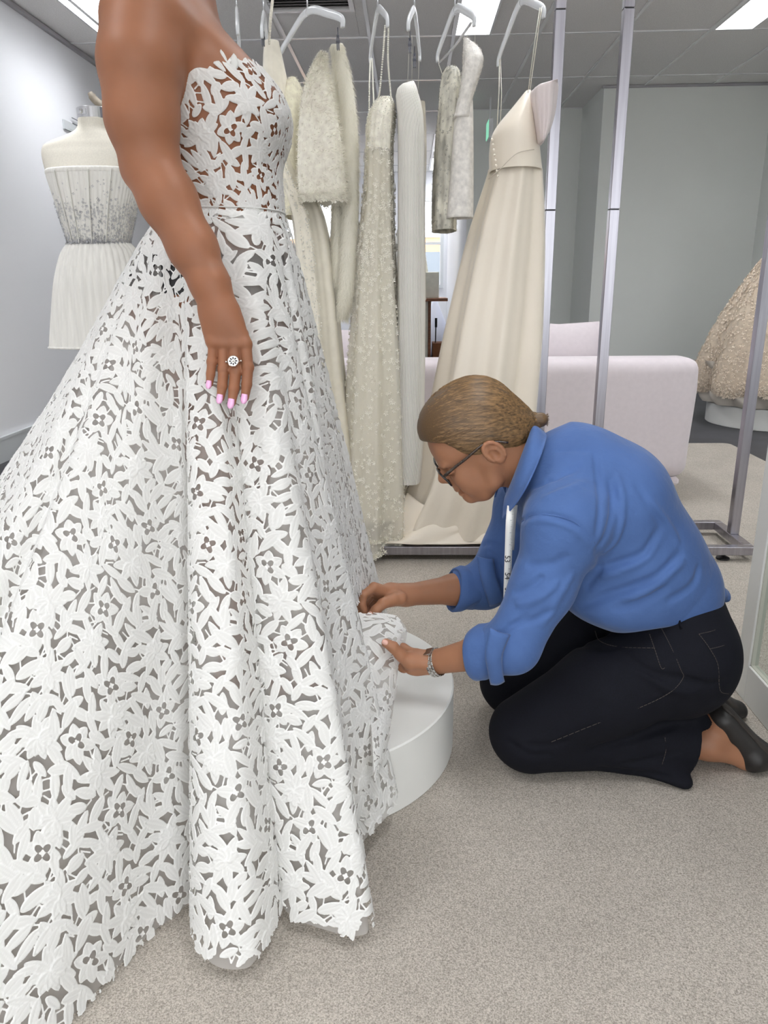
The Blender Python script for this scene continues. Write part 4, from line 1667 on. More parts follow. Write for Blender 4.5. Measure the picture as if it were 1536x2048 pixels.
def table_normals(T, outward):
    du = np.gradient(T, axis=1)
    dv = np.gradient(T, axis=0)
    n = np.cross(du, dv)
    n /= np.linalg.norm(n, axis=-1)[..., None] + 1e-12
    if (n * outward).sum() < 0:
        n = -n
    return n


# ---------------------------------------------------------------- the bride
def skin_material(name, col, col2):
    return mat(name, col, .5, noise=(9, .05), bump=(700, .06, .0006), sss=.15, spec=.35)


M_skin = skin_material('warm_skin', (146, 97, 70), None)
M_nail = mat('pink_nail_varnish', (232, 172, 214), .22, coat=.6)
M_lace = bpy.data.materials.new('white_guipure_lace')
M_lace.use_nodes = True
_nt = M_lace.node_tree
_b = _nt.nodes['Principled BSDF']
_b.inputs['Base Color'].default_value = lin((250, 250, 248))
_b.inputs['Roughness'].default_value = .75
_b.inputs['Specular IOR Level'].default_value = .25
_at = _nt.nodes.new('ShaderNodeAttribute')
_at.attribute_name = 'cord'
_cr = _nt.nodes.new('ShaderNodeValToRGB')
_cr.color_ramp.elements[0].color = lin((229, 229, 226))
_cr.color_ramp.elements[1].color = lin((247, 247, 245))
_nt.links.new(_at.outputs['Fac'], _cr.inputs['Fac'])
_nt.links.new(_cr.outputs['Color'], _b.inputs['Base Color'])
_tc = _nt.nodes.new('ShaderNodeTexCoord')
_n = _nt.nodes.new('ShaderNodeTexNoise')
_n.inputs['Scale'].default_value = 900
_n.inputs['Detail'].default_value = 2
_nt.links.new(_tc.outputs['Object'], _n.inputs['Vector'])
_bp = _nt.nodes.new('ShaderNodeBump')
_bp.inputs['Strength'].default_value = .25
_bp.inputs['Distance'].default_value = .0008
_nt.links.new(_n.outputs['Fac'], _bp.inputs['Height'])
_nt.links.new(_bp.outputs['Normal'], _b.inputs['Normal'])
_tl = _nt.nodes.new('ShaderNodeBsdfTranslucent')
_tl.inputs['Color'].default_value = lin((248, 246, 242))
_mx = _nt.nodes.new('ShaderNodeMixShader')
_mx.inputs[0].default_value = .22
_nt.links.new(_b.outputs[0], _mx.inputs[1])
_nt.links.new(_tl.outputs[0], _mx.inputs[2])
_nt.links.new(_mx.outputs[0], _nt.nodes['Material Output'].inputs['Surface'])
M_net = veil('fine_white_tulle', (236, 232, 228), .50, glow=.45)

# torso profile: z, front x, back x, half width (y)
TOR = spline(np.array([(.90, -.265, -.505, .158), (.98, -.252, -.525, .164), (1.05, -.242, -.495, .150), (1.135, -.240, -.448, .126), (1.205, -.241, -.455, .130),
                       (1.265, -.226, -.472, .141), (1.30, -.222, -.482, .146), (1.335, -.234, -.490, .151), (1.375, -.268, -.498, .157), (1.42, -.312, -.498, .16), (1.47, -.355, -.478, .11), (1.51, -.375, -.462, .062)]), 160)
YC = 1.5


def torso_at(z):
    z = np.asarray(z)
    f = [np.interp(z, TOR[:, 0], TOR[:, k]) for k in (1, 2, 3)]
    return (f[0] + f[1]) / 2, (f[0] - f[1]) / 2, f[2]


def torso_point(th, z, off=0.0):
    """th: 0 = front (+x), 90 deg = towards the camera (-y)"""
    cx, a, b = torso_at(z)
    p = 2.25
    c, s = np.cos(th), np.sin(th)
    r = ((np.abs(c) / (a + off)) ** p + (np.abs(s) / (b + off)) ** p) ** (-1 / p)
    # bust
    zz = np.exp(-((z - 1.272) / .045) ** 2)
    sg = np.abs(((th + math.pi) % (2 * math.pi)) - math.pi)
    r = r + .008 * zz * np.exp(-((sg - .62) / .42) ** 2)
    return np.stack([cx + r * c, YC - r * s, z + 0 * r], -1)


def torso_sdf(X, Y, Z):
    cx, a, b = torso_at(Z)
    dx, dy = X - cx, -(Y - YC)
    rho = np.sqrt(dx * dx + dy * dy) + 1e-6
    c, s = dx / rho, dy / rho
    p = 2.25
    r = ((np.abs(c) / a) ** p + (np.abs(s) / b) ** p) ** (-1 / p)
    zz = np.exp(-((Z - 1.272) / .045) ** 2)
    sg = np.abs(np.arctan2(s, c))
    r = r + .008 * zz * np.exp(-((sg - .62) / .42) ** 2)
    d = (rho - r) * .92
    return np.maximum(d, np.maximum(Z - 1.505, .905 - Z))


bride = thing('person', (-.34, 1.5, PH), 'standing woman in a strapless white lace wedding gown, arm hanging at her side', 'person')


def near_arm(s, hand=True):
    s.path([((-.418, 1.345, 1.398), .066), ((-.420, 1.312, 1.335), .058), ((-.420, 1.300, 1.255), .0515), ((-.412, 1.297, 1.185), .0430)], .03)
    s.path([((-.410, 1.297, 1.185), .0425), ((-.385, 1.283, 1.135), .0440), ((-.345, 1.262, 1.06), .0370), ((-.318, 1.247, 1.005), .0290), ((-.305, 1.241, .968), .0268)], .02, flat=((.15, 1, .2), .92))
    s.ell((-.440, 1.300, 1.184), (.019, .02, .024), .015)
    if not hand:
        return
    fl = ((.12, 1, .1), .62)
    # palm and back of the hand
    s.path([((-.305, 1.241, .968), .0268), ((-.298, 1.236, .945), .0290)], .014, flat=((.12, 1, .1), .72))
    for q, (kx, kz) in {'i': (-.2635, .912), 'm': (-.281, .912), 'r': (-.299, .913), 'p': (-.315, .916)}.items():
        s.path([((-.303 + (kx + .289) * .55, 1.2365, .958), .0165), ((kx, 1.2275, kz), .0125)], .016, flat=fl)
    # thumb tucked towards the skirt
    s.path([((-.292, 1.243, .950), .016), ((-.276, 1.252, .925), .0125), ((-.272, 1.258, .893), .0105), ((-.272, 1.259, .868), .0085)], .008)
    # knuckles
    for kx, kz in ((-.2635, .912), (-.281, .912), (-.299, .913), (-.315, .916)):
        s.ell((kx, 1.222, kz), (.0085, .007, .008), .007)


FING = {  # knuckle, first joint, second joint, tip (x, y, z), radius
    'index': ((-.2625, 1.2265, .908), (-.2590, 1.2165, .876), (-.2605, 1.208, .850), (-.2640, 1.2035, .829), .0090),
    'middle': ((-.2805, 1.2255, .908), (-.2785, 1.2140, .871), (-.2810, 1.205, .844), (-.2850, 1.2000, .822), .0092),
    'ring': ((-.2985, 1.2260, .909), (-.2980, 1.2155, .874), (-.3000, 1.207, .848), (-.3035, 1.2025, .829), .0087),
    'little': ((-.3150, 1.2275, .911), (-.3170, 1.2190, .885), (-.3190, 1.212, .866), (-.3210, 1.2080, .851), .0077)}


def near_fingers(s):
    for nm, (a, b, c, d, r) in FING.items():
        s.path([(a, r * 1.08), (b, r * 1.0), (c, r * .93), (d, r * .74)], .0022)
        s.ell(b, (r * 1.05, r * 1.0, r * .9), .004)
    for k in range(3):          # soft creases over the first joints
        for nm in ('index', 'middle', 'ring'):
            b = np.array(FING[nm][1])
            z = b[2] + (k - 1) * .0032
            s.crease([(b[0] - .006, b[1] - .009, z), (b[0], b[1] - .0105, z - .0008), (b[0] + .006, b[1] - .009, z)], .0013, .0007)


ZSPLIT = 1.03
B = SDF((-.64, 1.10, .155), (-.13, 1.90, 1.82), .0042)
B.func((-.62, 1.26, .86), (-.15, 1.74, 1.52), torso_sdf)
# hips, legs, feet
for sg in (-1, 1):
    y = 1.5 + sg * .078
    B.path([((-.385, y, .955), .082), ((-.375, y, .84), .078), ((-.365, y, .68), .064), ((-.360, y, .62), .056)], .03)
    B.path([((-.360, y, .62), .056), ((-.375, y, .50), .053), ((-.372, y, .35), .036), ((-.372, y, .235), .031)], .02)
    B.path([((-.385, y, .20), .032), ((-.31, y, .186), .030), ((-.20, y, .178), .022)], .015, flat=((0, 0, 1), .75))
B.ell((-.455, 1.5, .97), (.075, .135, .09), .04)
# neck and head (head lies above the photograph)
B.path([((-.418, 1.5, 1.47), .060), ((-.405, 1.5, 1.55), .053), ((-.400, 1.5, 1.61), .052)], .04)
for sg in (-1, 1):
    B.path([((-.405, 1.5 + sg * .03, 1.475), .050), ((-.415, 1.5 + sg * .155, 1.405), .052)], .045)
B.path([((-.416, 1.655, 1.398), .060), ((-.420, 1.69, 1.335), .056), ((-.415, 1.705, 1.255), .050), ((-.40, 1.705, 1.185), .042)], .03)
B.path([((-.40, 1.705, 1.185), .042), ((-.365, 1.70, 1.12), .042), ((-.32, 1.69, 1.04), .034), ((-.30, 1.68, .985), .026)], .02)
B.path([((-.30, 1.68, .985), .026), ((-.285, 1.68, .93), .028), ((-.27, 1.69, .87), .018), ((-.268, 1.692, .84), .012)], .014, flat=((0, 1, 0), .6))
hc = np.array((-.385, 1.5, 1.70))
B.ell(hc + (-.012, 0, .02), (.094, .074, .098), .02)
B.ell(hc + (.035, 0, -.055), (.062, .056, .075), .04)
B.path([(hc + (.083, 0, -.002), .011), (hc + (.106, 0, -.034), .014)], .014)
B.ell(hc + (.086, 0, -.07), (.016, .026, .012), .012)
B.ell(hc + (.075, 0, -.103), (.022, .022, .016), .02)
for sg in (-1, 1):
    B.ell(hc + (.075, sg * .032, .008), (.02, .016, .012), .01, mode='cut')
    B.ell(hc + (-.01, sg * .075, -.02), (.022, .010, .032), .008)
near_arm(B, hand=False)
B.func((-.46, 1.15, .8), (-.24, 1.36, ZSPLIT), lambda X, Y, Z: np.maximum(np.maximum(Z - ZSPLIT, Y - 1.306 + .45 * np.maximum(0, X + .42)), -10) + 0 * X, mode='cut') if False else None
# remove the coarse forearm below the split; the fine hand mesh below continues it
_arm_lo = np.array((-.47, 1.19, .70))
_arm_hi = np.array((-.255, 1.325, ZSPLIT))


def _boxd(X, Y, Z):
    c, h = (_arm_lo + _arm_hi) / 2, (_arm_hi - _arm_lo) / 2
    return np.maximum(np.maximum(np.abs(X - c[0]) - h[0], np.abs(Y - c[1]) - h[1]), np.abs(Z - c[2]) - h[2])


armless = B.F.copy()
V1, Q1 = B.arrays()
inb = ((V1 > _arm_lo) & (V1 < _arm_hi)).all(1)
# only the forearm itself: points close to its axis
_ax = np.array([(-.385, 1.283, 1.135), (-.345, 1.262, 1.06), (-.318, 1.247, 1.005), (-.305, 1.241, .968)])
dd = np.min([np.linalg.norm(np.cross(V1 - _ax[k], (_ax[k + 1] - _ax[k]) / np.linalg.norm(_ax[k + 1] - _ax[k])), axis=1) for k in range(3)], axis=0)
rm = inb & (dd < .055) & (V1[:, 1] < 1.308)
Q1 = Q1[~rm[Q1].any(1)]
Hn = SDF((-.42, 1.165, .795), (-.235, 1.325, 1.036), .0015)
near_arm(Hn)
near_fingers(Hn)
V2, Q2 = Hn.arrays()
V = np.concatenate([V1, V2])
Q = np.concatenate([Q1, Q2 + len(V1)])
used = np.unique(Q)
mp = np.full(len(V), -1)
mp[used] = np.arange(len(used))
link('body', raw('body', V[used], [mp[Q]]), M_skin, bride)
# hair, gathered low (above the photograph)
Hh = SDF((-.54, 1.38, 1.60), (-.28, 1.62, 1.85), .005)
Hh.ell(hc + (-.020, 0, .028), (.098, .081, .100), .01)
Hh.ell(hc + (.085, 0, -.06), (.07, .10, .09), .015, mode='cut')
Hh.ell(hc + (-.105, 0, -.035), (.042, .045, .040), .02)
link('hair', Hh.mesh('hair'), mat('brown_hair', (84, 58, 40), .5, noise=(60, .2), stretch=(1, 1, .1)), bride)
# black shapewear under the gown
sel = (V1[:, 2] > .985) & (V1[:, 2] < 1.06) & (np.abs(V1[:, 1] - 1.5) < .19)
fq = Q1[sel[Q1].all(1)]
us = np.unique(fq)
mm = np.full(len(V1), -1)
mm[us] = np.arange(len(us))
cen = np.array((-.375, 1.5))
off = V1[us].copy()
dv = off[:, :2] - cen
off[:, :2] += .003 * dv / (np.linalg.norm(dv, axis=1)[:, None] + 1e-9)
link('underwear', raw('underwear', off, [mm[fq]]), mat('black_underwear', (24, 22, 26), .6), bride)
# nails
for nm, (a, b, c, d, r) in FING.items():
    c, d = np.array(c), np.array(d)
    t = (d - c) / np.linalg.norm(d - c)
    n = np.array((-.08, -1, -.25))
    n = n - t * (n @ t)
    n /= np.linalg.norm(n)
    w = np.cross(t, n)
    L, Wd = r * 1.75, r * .62
    rows = []
    for s in np.linspace(0, 1, 8):
        row = []
        wd = Wd * (1 - .55 * max(0, (s - .62) / .38) ** 2) * (.86 + .14 * min(1, s * 3))
        for q in np.linspace(-1, 1, 7):
            p = d + t * (-.62 * r + s * L) + w * wd * q + n * (r * .74 * (1.02 - .10 * s) - .0026 * q * q + .0012)
            row.append(p)
        rows.append(row)
    rows = np.array(rows)
    under = rows - n * .0012
    i = np.arange(7)[:, None]
    j = np.arange(6)[None]
    F = np.stack([i * 7 + j, i * 7 + j + 1, (i + 1) * 7 + j + 1, (i + 1) * 7 + j], -1).reshape(-1, 4)
    o = link('nail', raw('nail', rows.reshape(-1, 3), [F]), M_nail, bride)
    md = o.modifiers.new('thickness', 'SOLIDIFY')
    md.thickness = .0009
# ring
a, b = np.array(FING['middle'][0]), np.array(FING['middle'][1])
p = a * .18 + b * .82 + np.array((0, 0, .006))
t = (b - a) / np.linalg.norm(b - a)
n = np.array((0, -1, 0.0)) - t * (-t[1])
n /= np.linalg.norm(n)
w = np.cross(t, n)
M_ring = mat('polished_silver', (226, 224, 220), .16, metal=1.0)
rg = thing('ring', tuple(p), 'silver flower ring with dark petals on the bride\'s finger', 'ring')
aa = np.linspace(0, 2 * math.pi, 33)
MB().tube(np.array([p + .0099 * (math.cos(q) * w + math.sin(q) * n) for q in aa]), .0013, 8, cap=False).build('band', M_ring, rg, smooth=True)
top = p + n * .0112
k = 28
rings = []
for rr, hh in ((.0, .0), (.0088, .0), (.0094, .0008), (.0088, .0024), (.0078, .0018), (.0, .0018)):
    rings.append([top + n * hh + rr * (math.cos(q) * w + math.sin(q) * t) for q in np.linspace(0, 2 * math.pi, k, endpoint=False)])
MB().loft(np.array(rings), True, (False, False)).build('setting', M_ring, rg, smooth=False)
M_onyx = mat('dark_enamel', (30, 28, 30), .15)
for q in range(8):
    an = q * math.pi / 4
    e = math.cos(an) * w + math.sin(an) * t
    f = np.cross(n, e)
    R = []
    for h_, sc in ((.0018, 1.0), (.0027, .8)):
        R.append([top + n * h_ + e * (.0048 + .0023 * math.cos(u) * sc) + f * .0016 * math.sin(u) * sc for u in np.linspace(0, 2 * math.pi, 10, endpoint=False)])
    MB().loft(np.array(R)).build('petal', M_onyx, rg)
MB().ball(top + n * .003, .0021, 10, 5).build('bead', M_ring, rg, smooth=True)
for sg in (-1, 1):
    MB().ball(top + w * sg * .0118 - n * .001, .0017, 8, 4).build('bead', M_ring, rg, smooth=True)

# ---------------------------------------------------------------- the gown
# waist angle (0 = front, 90 = towards the camera) and where that line of the skirt meets its hem
HEM = [(0, -.085, 1.58, .32), (8, -.100, 1.47, .36), (16, -.104, 1.36, .37), (24, -.100, 1.27, .34), (32, -.085, 1.215, .18), (38, -.020, 1.205, .070), (44, -.075, 1.10, .06), (50, -.078, 1.03, .04),
       (56, -0.055, 0.945, 0.038), (62, -0.083, 0.923, 0.036), (70, -0.136, 0.933, 0.036), (77, -0.195, 0.959, 0.036), (81, -0.220, 0.993, 0.038), (84, -0.208, 1.047, 0.044), (87, -0.200, 1.003, 0.044), (90, -0.220, 0.891, 0.036), (94, -0.248, 0.861, 0.036), (100, -0.302, 0.870, 0.036), (105, -0.341, 0.925, 0.036), (108, -.345, 1.03, .015), (111, -.345, 1.05, .015), (115, -.372, .985, .012), (120, -.415, .925, .012), (127, -.465, .81, .012), (134, -.53, .715, .012),
       (142, -.68, .60, .012), (146, -.76, .585, .012), (148.5, -.79, .665, .012), (151, -.86, .60, .012), (154, -.95, .61, .012), (163, -1.17, .78, .012), (176, -1.36, 1.10, .012), (190, -1.44, 1.45, .012), (206, -1.33, 1.80, .012), (225, -1.05, 2.02, .012), (250, -.68, 2.10, .012), (280, -.36, 2.04, .012), (310, -.12, 1.92, .012),
       (335, -.05, 1.80, .10), (350, -.060, 1.69, .24)]
NU, NT = 1500, 150
HEM = np.array(HEM, float)
hs = spline(np.c_[np.arange(len(HEM)), HEM], NU, closed=True)
ua = np.interp(np.linspace(0, len(HEM), NU, endpoint=False), np.arange(len(HEM) + 1), np.r_[HEM[:, 0], 360.0])
hem = hs[:, 2:5]
ZW = 1.128
waist = torso_point(np.radians(ua), np.full(NU, ZW), .006)
tt = np.linspace(0, 1, NT)
# a smoothed hem guides the upper skirt so that folds grow downwards
ker = np.exp(-np.linspace(-2.2, 2.2, 151) ** 2)
ker /= ker.sum()
soft = np.stack([np.convolve(np.r_[hem[-200:, k], hem[:, k], hem[:200, k]], ker, 'same')[200:-200] for k in range(3)], -1)
SK = np.zeros((NT, NU, 3))
for i, t in enumerate(tt):
    e = np.clip(t / .75, 0, 1)
    e = e * e * (3 - 2 * e)
    H = soft * (1 - e) + hem * e
    h = t + .03 * (1 - np.exp(-t / .05)) * (1 - t) ** 3 - .31 * t * (1 - t) * np.clip(1.25 - np.abs(ua - 190) / 75.0, 0, 1)
    P = waist.copy()
    P[:, :2] = waist[:, :2] + (H[:, :2] - waist[:, :2]) * h[:, None]
    P[:, 2] = waist[:, 2] + (hem[:, 2] - waist[:, 2]) * t
    # small gathers
    rad = np.radians(ua)
    P[:, 0] += .006 * np.sin(rad * 17 + 1) * math.sin(math.pi * min(1, t * 1.3)) * np.cos(rad)
    P[:, 1] -= .007 * np.sin(rad * 17 + 1) * math.sin(math.pi * min(1, t * 1.3)) * np.sin(rad)
    SK[i] = P
SK = np.concatenate([SK, SK[:, :1]], 1)
outw = SK - np.array((-.34, 1.5, 0))
outw[..., 2] = 0
SN = table_normals(SK, outw)
# flat development of the skirt for the lace: angle from arc length, radius from length
Lr = np.linalg.norm(SK[-1] - SK[0], axis=1)
R0 = .22
row = int(NT * .8)
dS = np.linalg.norm(np.diff(SK[row], axis=0), axis=1)
rad_d = (SK[-1] - SK[0]) / Lr[:, None]
dv = np.diff(SK[row], axis=0)
dS = np.sqrt(np.maximum(dS ** 2 - ((dv * rad_d[:-1]).sum(1)) ** 2, (dS * .25) ** 2))
PHI = np.r_[0, np.cumsum(dS / (R0 + .8 * (Lr[:-1] + Lr[1:]) / 2))]


def skirt_piece(name, u0, u1, cell, m, parent, tail=0.0):
    """lace between column u0 and u1 (fractions), cut from a flat grid"""
    j0, j1 = int(u0 * NU), int(u1 * NU)
    f0, f1 = PHI[j0], PHI[j1]
    mid = (f0 + f1) / 2
    Rm = R0 + Lr.max() + .01
    a = np.linspace(f0, f1, 200) - mid
    xs_ = np.r_[Rm * np.sin(a), R0 * np.sin(a)]
    ys_ = np.r_[Rm * np.cos(a), R0 * np.cos(a)]
    gx_ = np.arange(xs_.min(), xs_.max() + cell, cell)
    gy_ = np.arange(ys_.min(), ys_.max() + cell, cell)
    GXX, GYY = np.meshgrid(gx_, gy_)
    rho = np.hypot(GXX, GYY)
    ph = np.arctan2(GXX, GYY) + mid
    fj = np.interp(ph, PHI[j0:j1 + 1], np.arange(j0, j1 + 1))
    LL = np.interp(fj, np.arange(NU + 1), Lr)
    t = (rho - R0) / LL
    D, Hh_, Cc, Uo = LACE.sample(GXX * 1.0 + mid * 1.37, GYY)
    # hem edge follows whole leaves: only trim well inside the edge where the net is open
    edge = (t - 1) * LL
    ctr = edge - (Uo[..., 0] * GXX + Uo[..., 1] * GYY) / rho
    D = np.where(ctr > -.005, np.maximum(D, .0012), D)
    inside = (ph >= f0) & (ph <= f1) & (t >= 0) & (edge <= .022)
    okc = inside[:-1, :-1] & inside[1:, :-1] & inside[:-1, 1:] & inside[1:, 1:]
    I, J, faces = cut_sheet(okc, D, None)
    fjv = bil(fj[..., None], I, J)[..., 0]
    tv = bil(t[..., None], I, J)[..., 0]
    hv = bil(Hh_[..., None], I, J)[..., 0]
    cv = bil(Cc[..., None], I, J)[..., 0]
    P = bil(SK, np.clip(tv, 0, 1) * (NT - 1), fjv)
    over = np.maximum(tv - 1, 0)[:, None]
    P = P + over * bil((SK[-1] - SK[-8])[None].repeat(2, 0) * (NT - 1) / 7.0, 0 * tv, fjv)
    P[:, 2] = np.maximum(P[:, 2], .0105)
    Nn = bil(SN, np.clip(tv, 0, 1) * (NT - 1), fjv)
    P = P + Nn * (hv * 1.7)[:, None]
    o = link(name, fast_mesh(name, P, faces), m, parent)
    o.data.attributes.new('cord', 'FLOAT', 'POINT').data.foreach_set('value', cv.astype(np.float32))
    return o


NSIDE = 31
gown = skirt_piece('lace_skirt', 10 / 1500., (NSIDE + .2) / len(HEM), .0018, M_lace, bride)
gown['label'] = 'white floral cut-out lace skirt with a train'
skirt_piece('lace_skirt_back', (NSIDE + .2) / len(HEM), 1.0, .006, M_lace, gown)
if True:
    skirt_piece('lace_skirt_side', 0.0, 10 / 1500., .003, M_lace, gown)
# net lining just inside the lace, reaching a little below it
ii = np.linspace(0, NT - 1, 70).astype(int)
jj = np.linspace(0, NU, 500).astype(int)
L = (SK - SN * .010)[ii][:, jj]
ext = L[-1:] + (L[-1:] - L[-2:-1]) * (.005 / .018)
ext[..., 2] = np.maximum(ext[..., 2], .0095)
L = np.concatenate([L, ext])
n, m_ = L.shape[:2]
i = np.arange(n - 1)[:, None]
j = np.arange(m_ - 1)[None]
F = np.stack([i * m_ + j, i * m_ + j + 1, (i + 1) * m_ + j + 1, (i + 1) * m_ + j], -1).reshape(-1, 4)
link('tulle_lining', raw('tulle_lining', L.reshape(-1, 3), [F]), M_net, gown)

# bodice
nz, nth = 90, 420
zt = np.linspace(0, 1, nz)
tha = np.linspace(-math.pi, math.pi, nth)


def neckline(th):
    s = np.abs(((th + math.pi) % (2 * math.pi)) - math.pi)
    return np.interp(s, [0, .5, 1.0, 1.45, 1.9, 2.4, 3.15], [1.362, 1.368, 1.354, 1.332, 1.318, 1.31, 1.306])


TB = np.stack([torso_point(tha, (ZW - .02) + (neckline(tha) + .012 - ZW + .02) * t, .0045) for t in zt])
outw = TB - np.array((-.34, 1.5, 0))
outw[..., 2] = 0
TN = table_normals(TB, outw)
arc = np.r_[0, np.cumsum(np.linalg.norm(np.diff(TB[45], axis=0), axis=1))]


def bodice_piece(name, cell, m, parent):
    hgt = .27
    gx_ = np.arange(0, arc[-1], cell)
    gy_ = np.arange(0, hgt, cell)
    GXX, GYY = np.meshgrid(gx_, gy_)
    fj = np.interp(GXX, arc, np.arange(nth))
    th = tha[0] + fj / (nth - 1) * 2 * math.pi
    top = neckline(th) + .012 - ZW + .02
    t = GYY / top
    D, Hh_, Cc, Uo = LACE.sample(GXX / .86 + .11, GYY / .86 + .02)
    D = D * .86
    edge = GYY - (top - .012) - .006 * np.abs(np.sin(GXX * 95)) + .003
    D = np.maximum(D, edge)
    inside = (t >= 0) & (t <= 1)
    okc = inside[:-1, :-1] & inside[1:, :-1] & inside[:-1, 1:] & inside[1:, 1:]
    I, J, faces = cut_sheet(okc, D, None)
    fjv = bil(fj[..., None], I, J)[..., 0]
    tv = bil(t[..., None], I, J)[..., 0]
    hv = bil(Hh_[..., None], I, J)[..., 0]
    P = bil(TB, np.clip(tv, 0, 1) * (nz - 1), fjv) + bil(TN, np.clip(tv, 0, 1) * (nz - 1), fjv) * (hv * 1.6)[:, None]
    o = link(name, fast_mesh(name, P, faces), m, parent)
    o.data.attributes.new('cord', 'FLOAT', 'POINT').data.foreach_set('value', bil(Cc[..., None], I, J)[..., 0].astype(np.float32))
    return o


bod = bodice_piece('lace_bodice', .0017, M_lace, bride)
bod['label'] = 'strapless white lace bodice with a leaf-edged neckline'
# pointed lace leaves standing up from the neckline, and the waist seam
for px, py, lean, ln in ((449, 130, -.18, .022), (467, 128, .12, .015)):
    c = at(px, py, 1.372 if px < 480 else 1.42)
    rows = []
    for s in np.linspace(0, 1, 8):
        hw = .0082 * max(.02, s ** .35 * (1 - s) ** .7 * 1.9)
        rows.append([c + np.array((lean * s * ln + q * hw, -.003 + .0015 * q * q, -.01 + s * (ln + .01))) for q in (-1, -.5, 0, .5, 1)])
    V = np.array(rows).reshape(-1, 3)
    F = [(i * 5 + j, i * 5 + j + 1, (i + 1) * 5 + j + 1, (i + 1) * 5 + j) for i in range(7) for j in range(4)]
    o = link('neckline_leaf', raw('neckline_leaf', V, [np.array(F)]), M_lace, bod)
    o.modifiers.new('thickness', 'SOLIDIFY').thickness = .0012
sm = torso_point(np.linspace(-math.pi, math.pi, 200), np.full(200, ZW + .004), .0065)
MB().tube(sm, .0013, 6, cap=False).build('waist_seam', M_lace, bod, smooth=True)

# ---------------------------------------------------------------- the kneeling seamstress
M_skin2 = skin_material('tanned_skin', (160, 113, 85), None)
M_shirt = mat('blue_cotton_poplin', (76, 104, 156), .8, noise=(14, .03), bump=(26, .35, .010), sheen=.15, spec=.2)
M_jeans = mat('dark_indigo_denim', (14, 15, 23), .85, noise=(500, .22), bump=(1100, .15, .0006), spec=.2)
M_stitch = mat('denim_stitching', (66, 59, 54), .8)
M_shoe = mat('black_leather', (34, 31, 30), .5, bump=(200, .1, .0006))
M_hair2 = mat('light_brown_hair', (94, 72, 48), .45, noise=(800, .16), stretch=(.05, 1, 1), bump=(600, .3, .0012), spec=.4)

woman = thing('person', (.5, 1.5, ZF), 'woman in a blue shirt and dark jeans kneeling to pin the gown\'s hem', 'person')


def hit(s, px, py, lift=0.0, Y0=1.1, Y1=1.95):
    """first surface point of the sculpt along the line of sight (for laying seams on cloth)"""
    Ys = np.arange(Y0, Y1, .001)
    d = ROT @ np.array([px - 768.0, 1024.0 - py, -FOC])
    P = np.array([0, 0, EYE]) + d[None] * (Ys / d[1])[:, None]
    q = (P - s.lo) / s.h
    ok = ((q > 0) & (q < np.array(s.F.shape) - 2)).all(1)
    q = np.clip(q, 0, np.array(s.F.shape) - 2)
    i = np.round(q).astype(int)
    f = np.where(ok, s.F[i[:, 0], i[:, 1], i[:, 2]], 1)
    k = np.argmax(f < .0005)
    if f[k] >= .0005:
        return P[len(P) // 2]
    dn = d / np.linalg.norm(d)
    return P[k] - dn * lift


# head frame: a = towards the back of the head, b = up, y = far side; units of photo pixels scaled to metres
HO = at(942, 1001, 1.5)
_ea = at(942 + 81.5, 1001 - 57.7, 1.5) - HO
_eb = at(942 - 57.7, 1001 - 81.5, 1.5) - HO
HS = (np.linalg.norm(_ea) + np.linalg.norm(_eb)) / 200.0
_ea /= np.linalg.norm(_ea)
_eb = _eb - _ea * (_ea @ _eb)
_eb /= np.linalg.norm(_eb)
_ey = np.cross(_eb, _ea)
if _ey[1] < 0:
    _ey = -_ey
RL = math.radians(7)
EY = _ey * math.cos(RL) + _eb * math.sin(RL)
EB = _eb * math.cos(RL) - _ey * math.sin(RL)
EA = _ea
HC = HO + _ea * 95 * HS + _eb * 100 * HS     # middle of the head stays put when it tilts
HROT = np.array([EA, EY, EB])


def hp(a, b, y=0.0):
    """a, b in photo pixels, y in metres"""
    return HC + EA * (a - 95) * HS + EB * (b - 100) * HS + EY * y


def hloc(X, Y, Z):
    q = [X - HC[0], Y - HC[1], Z - HC[2]]
    a = (q[0] * EA[0] + q[1] * EA[1] + q[2] * EA[2]) / HS + 95
    y = q[0] * EY[0] + q[1] * EY[1] + q[2] * EY[2]
    b = (q[0] * EB[0] + q[1] * EB[1] + q[2] * EB[2]) / HS + 100
    return a, y, b


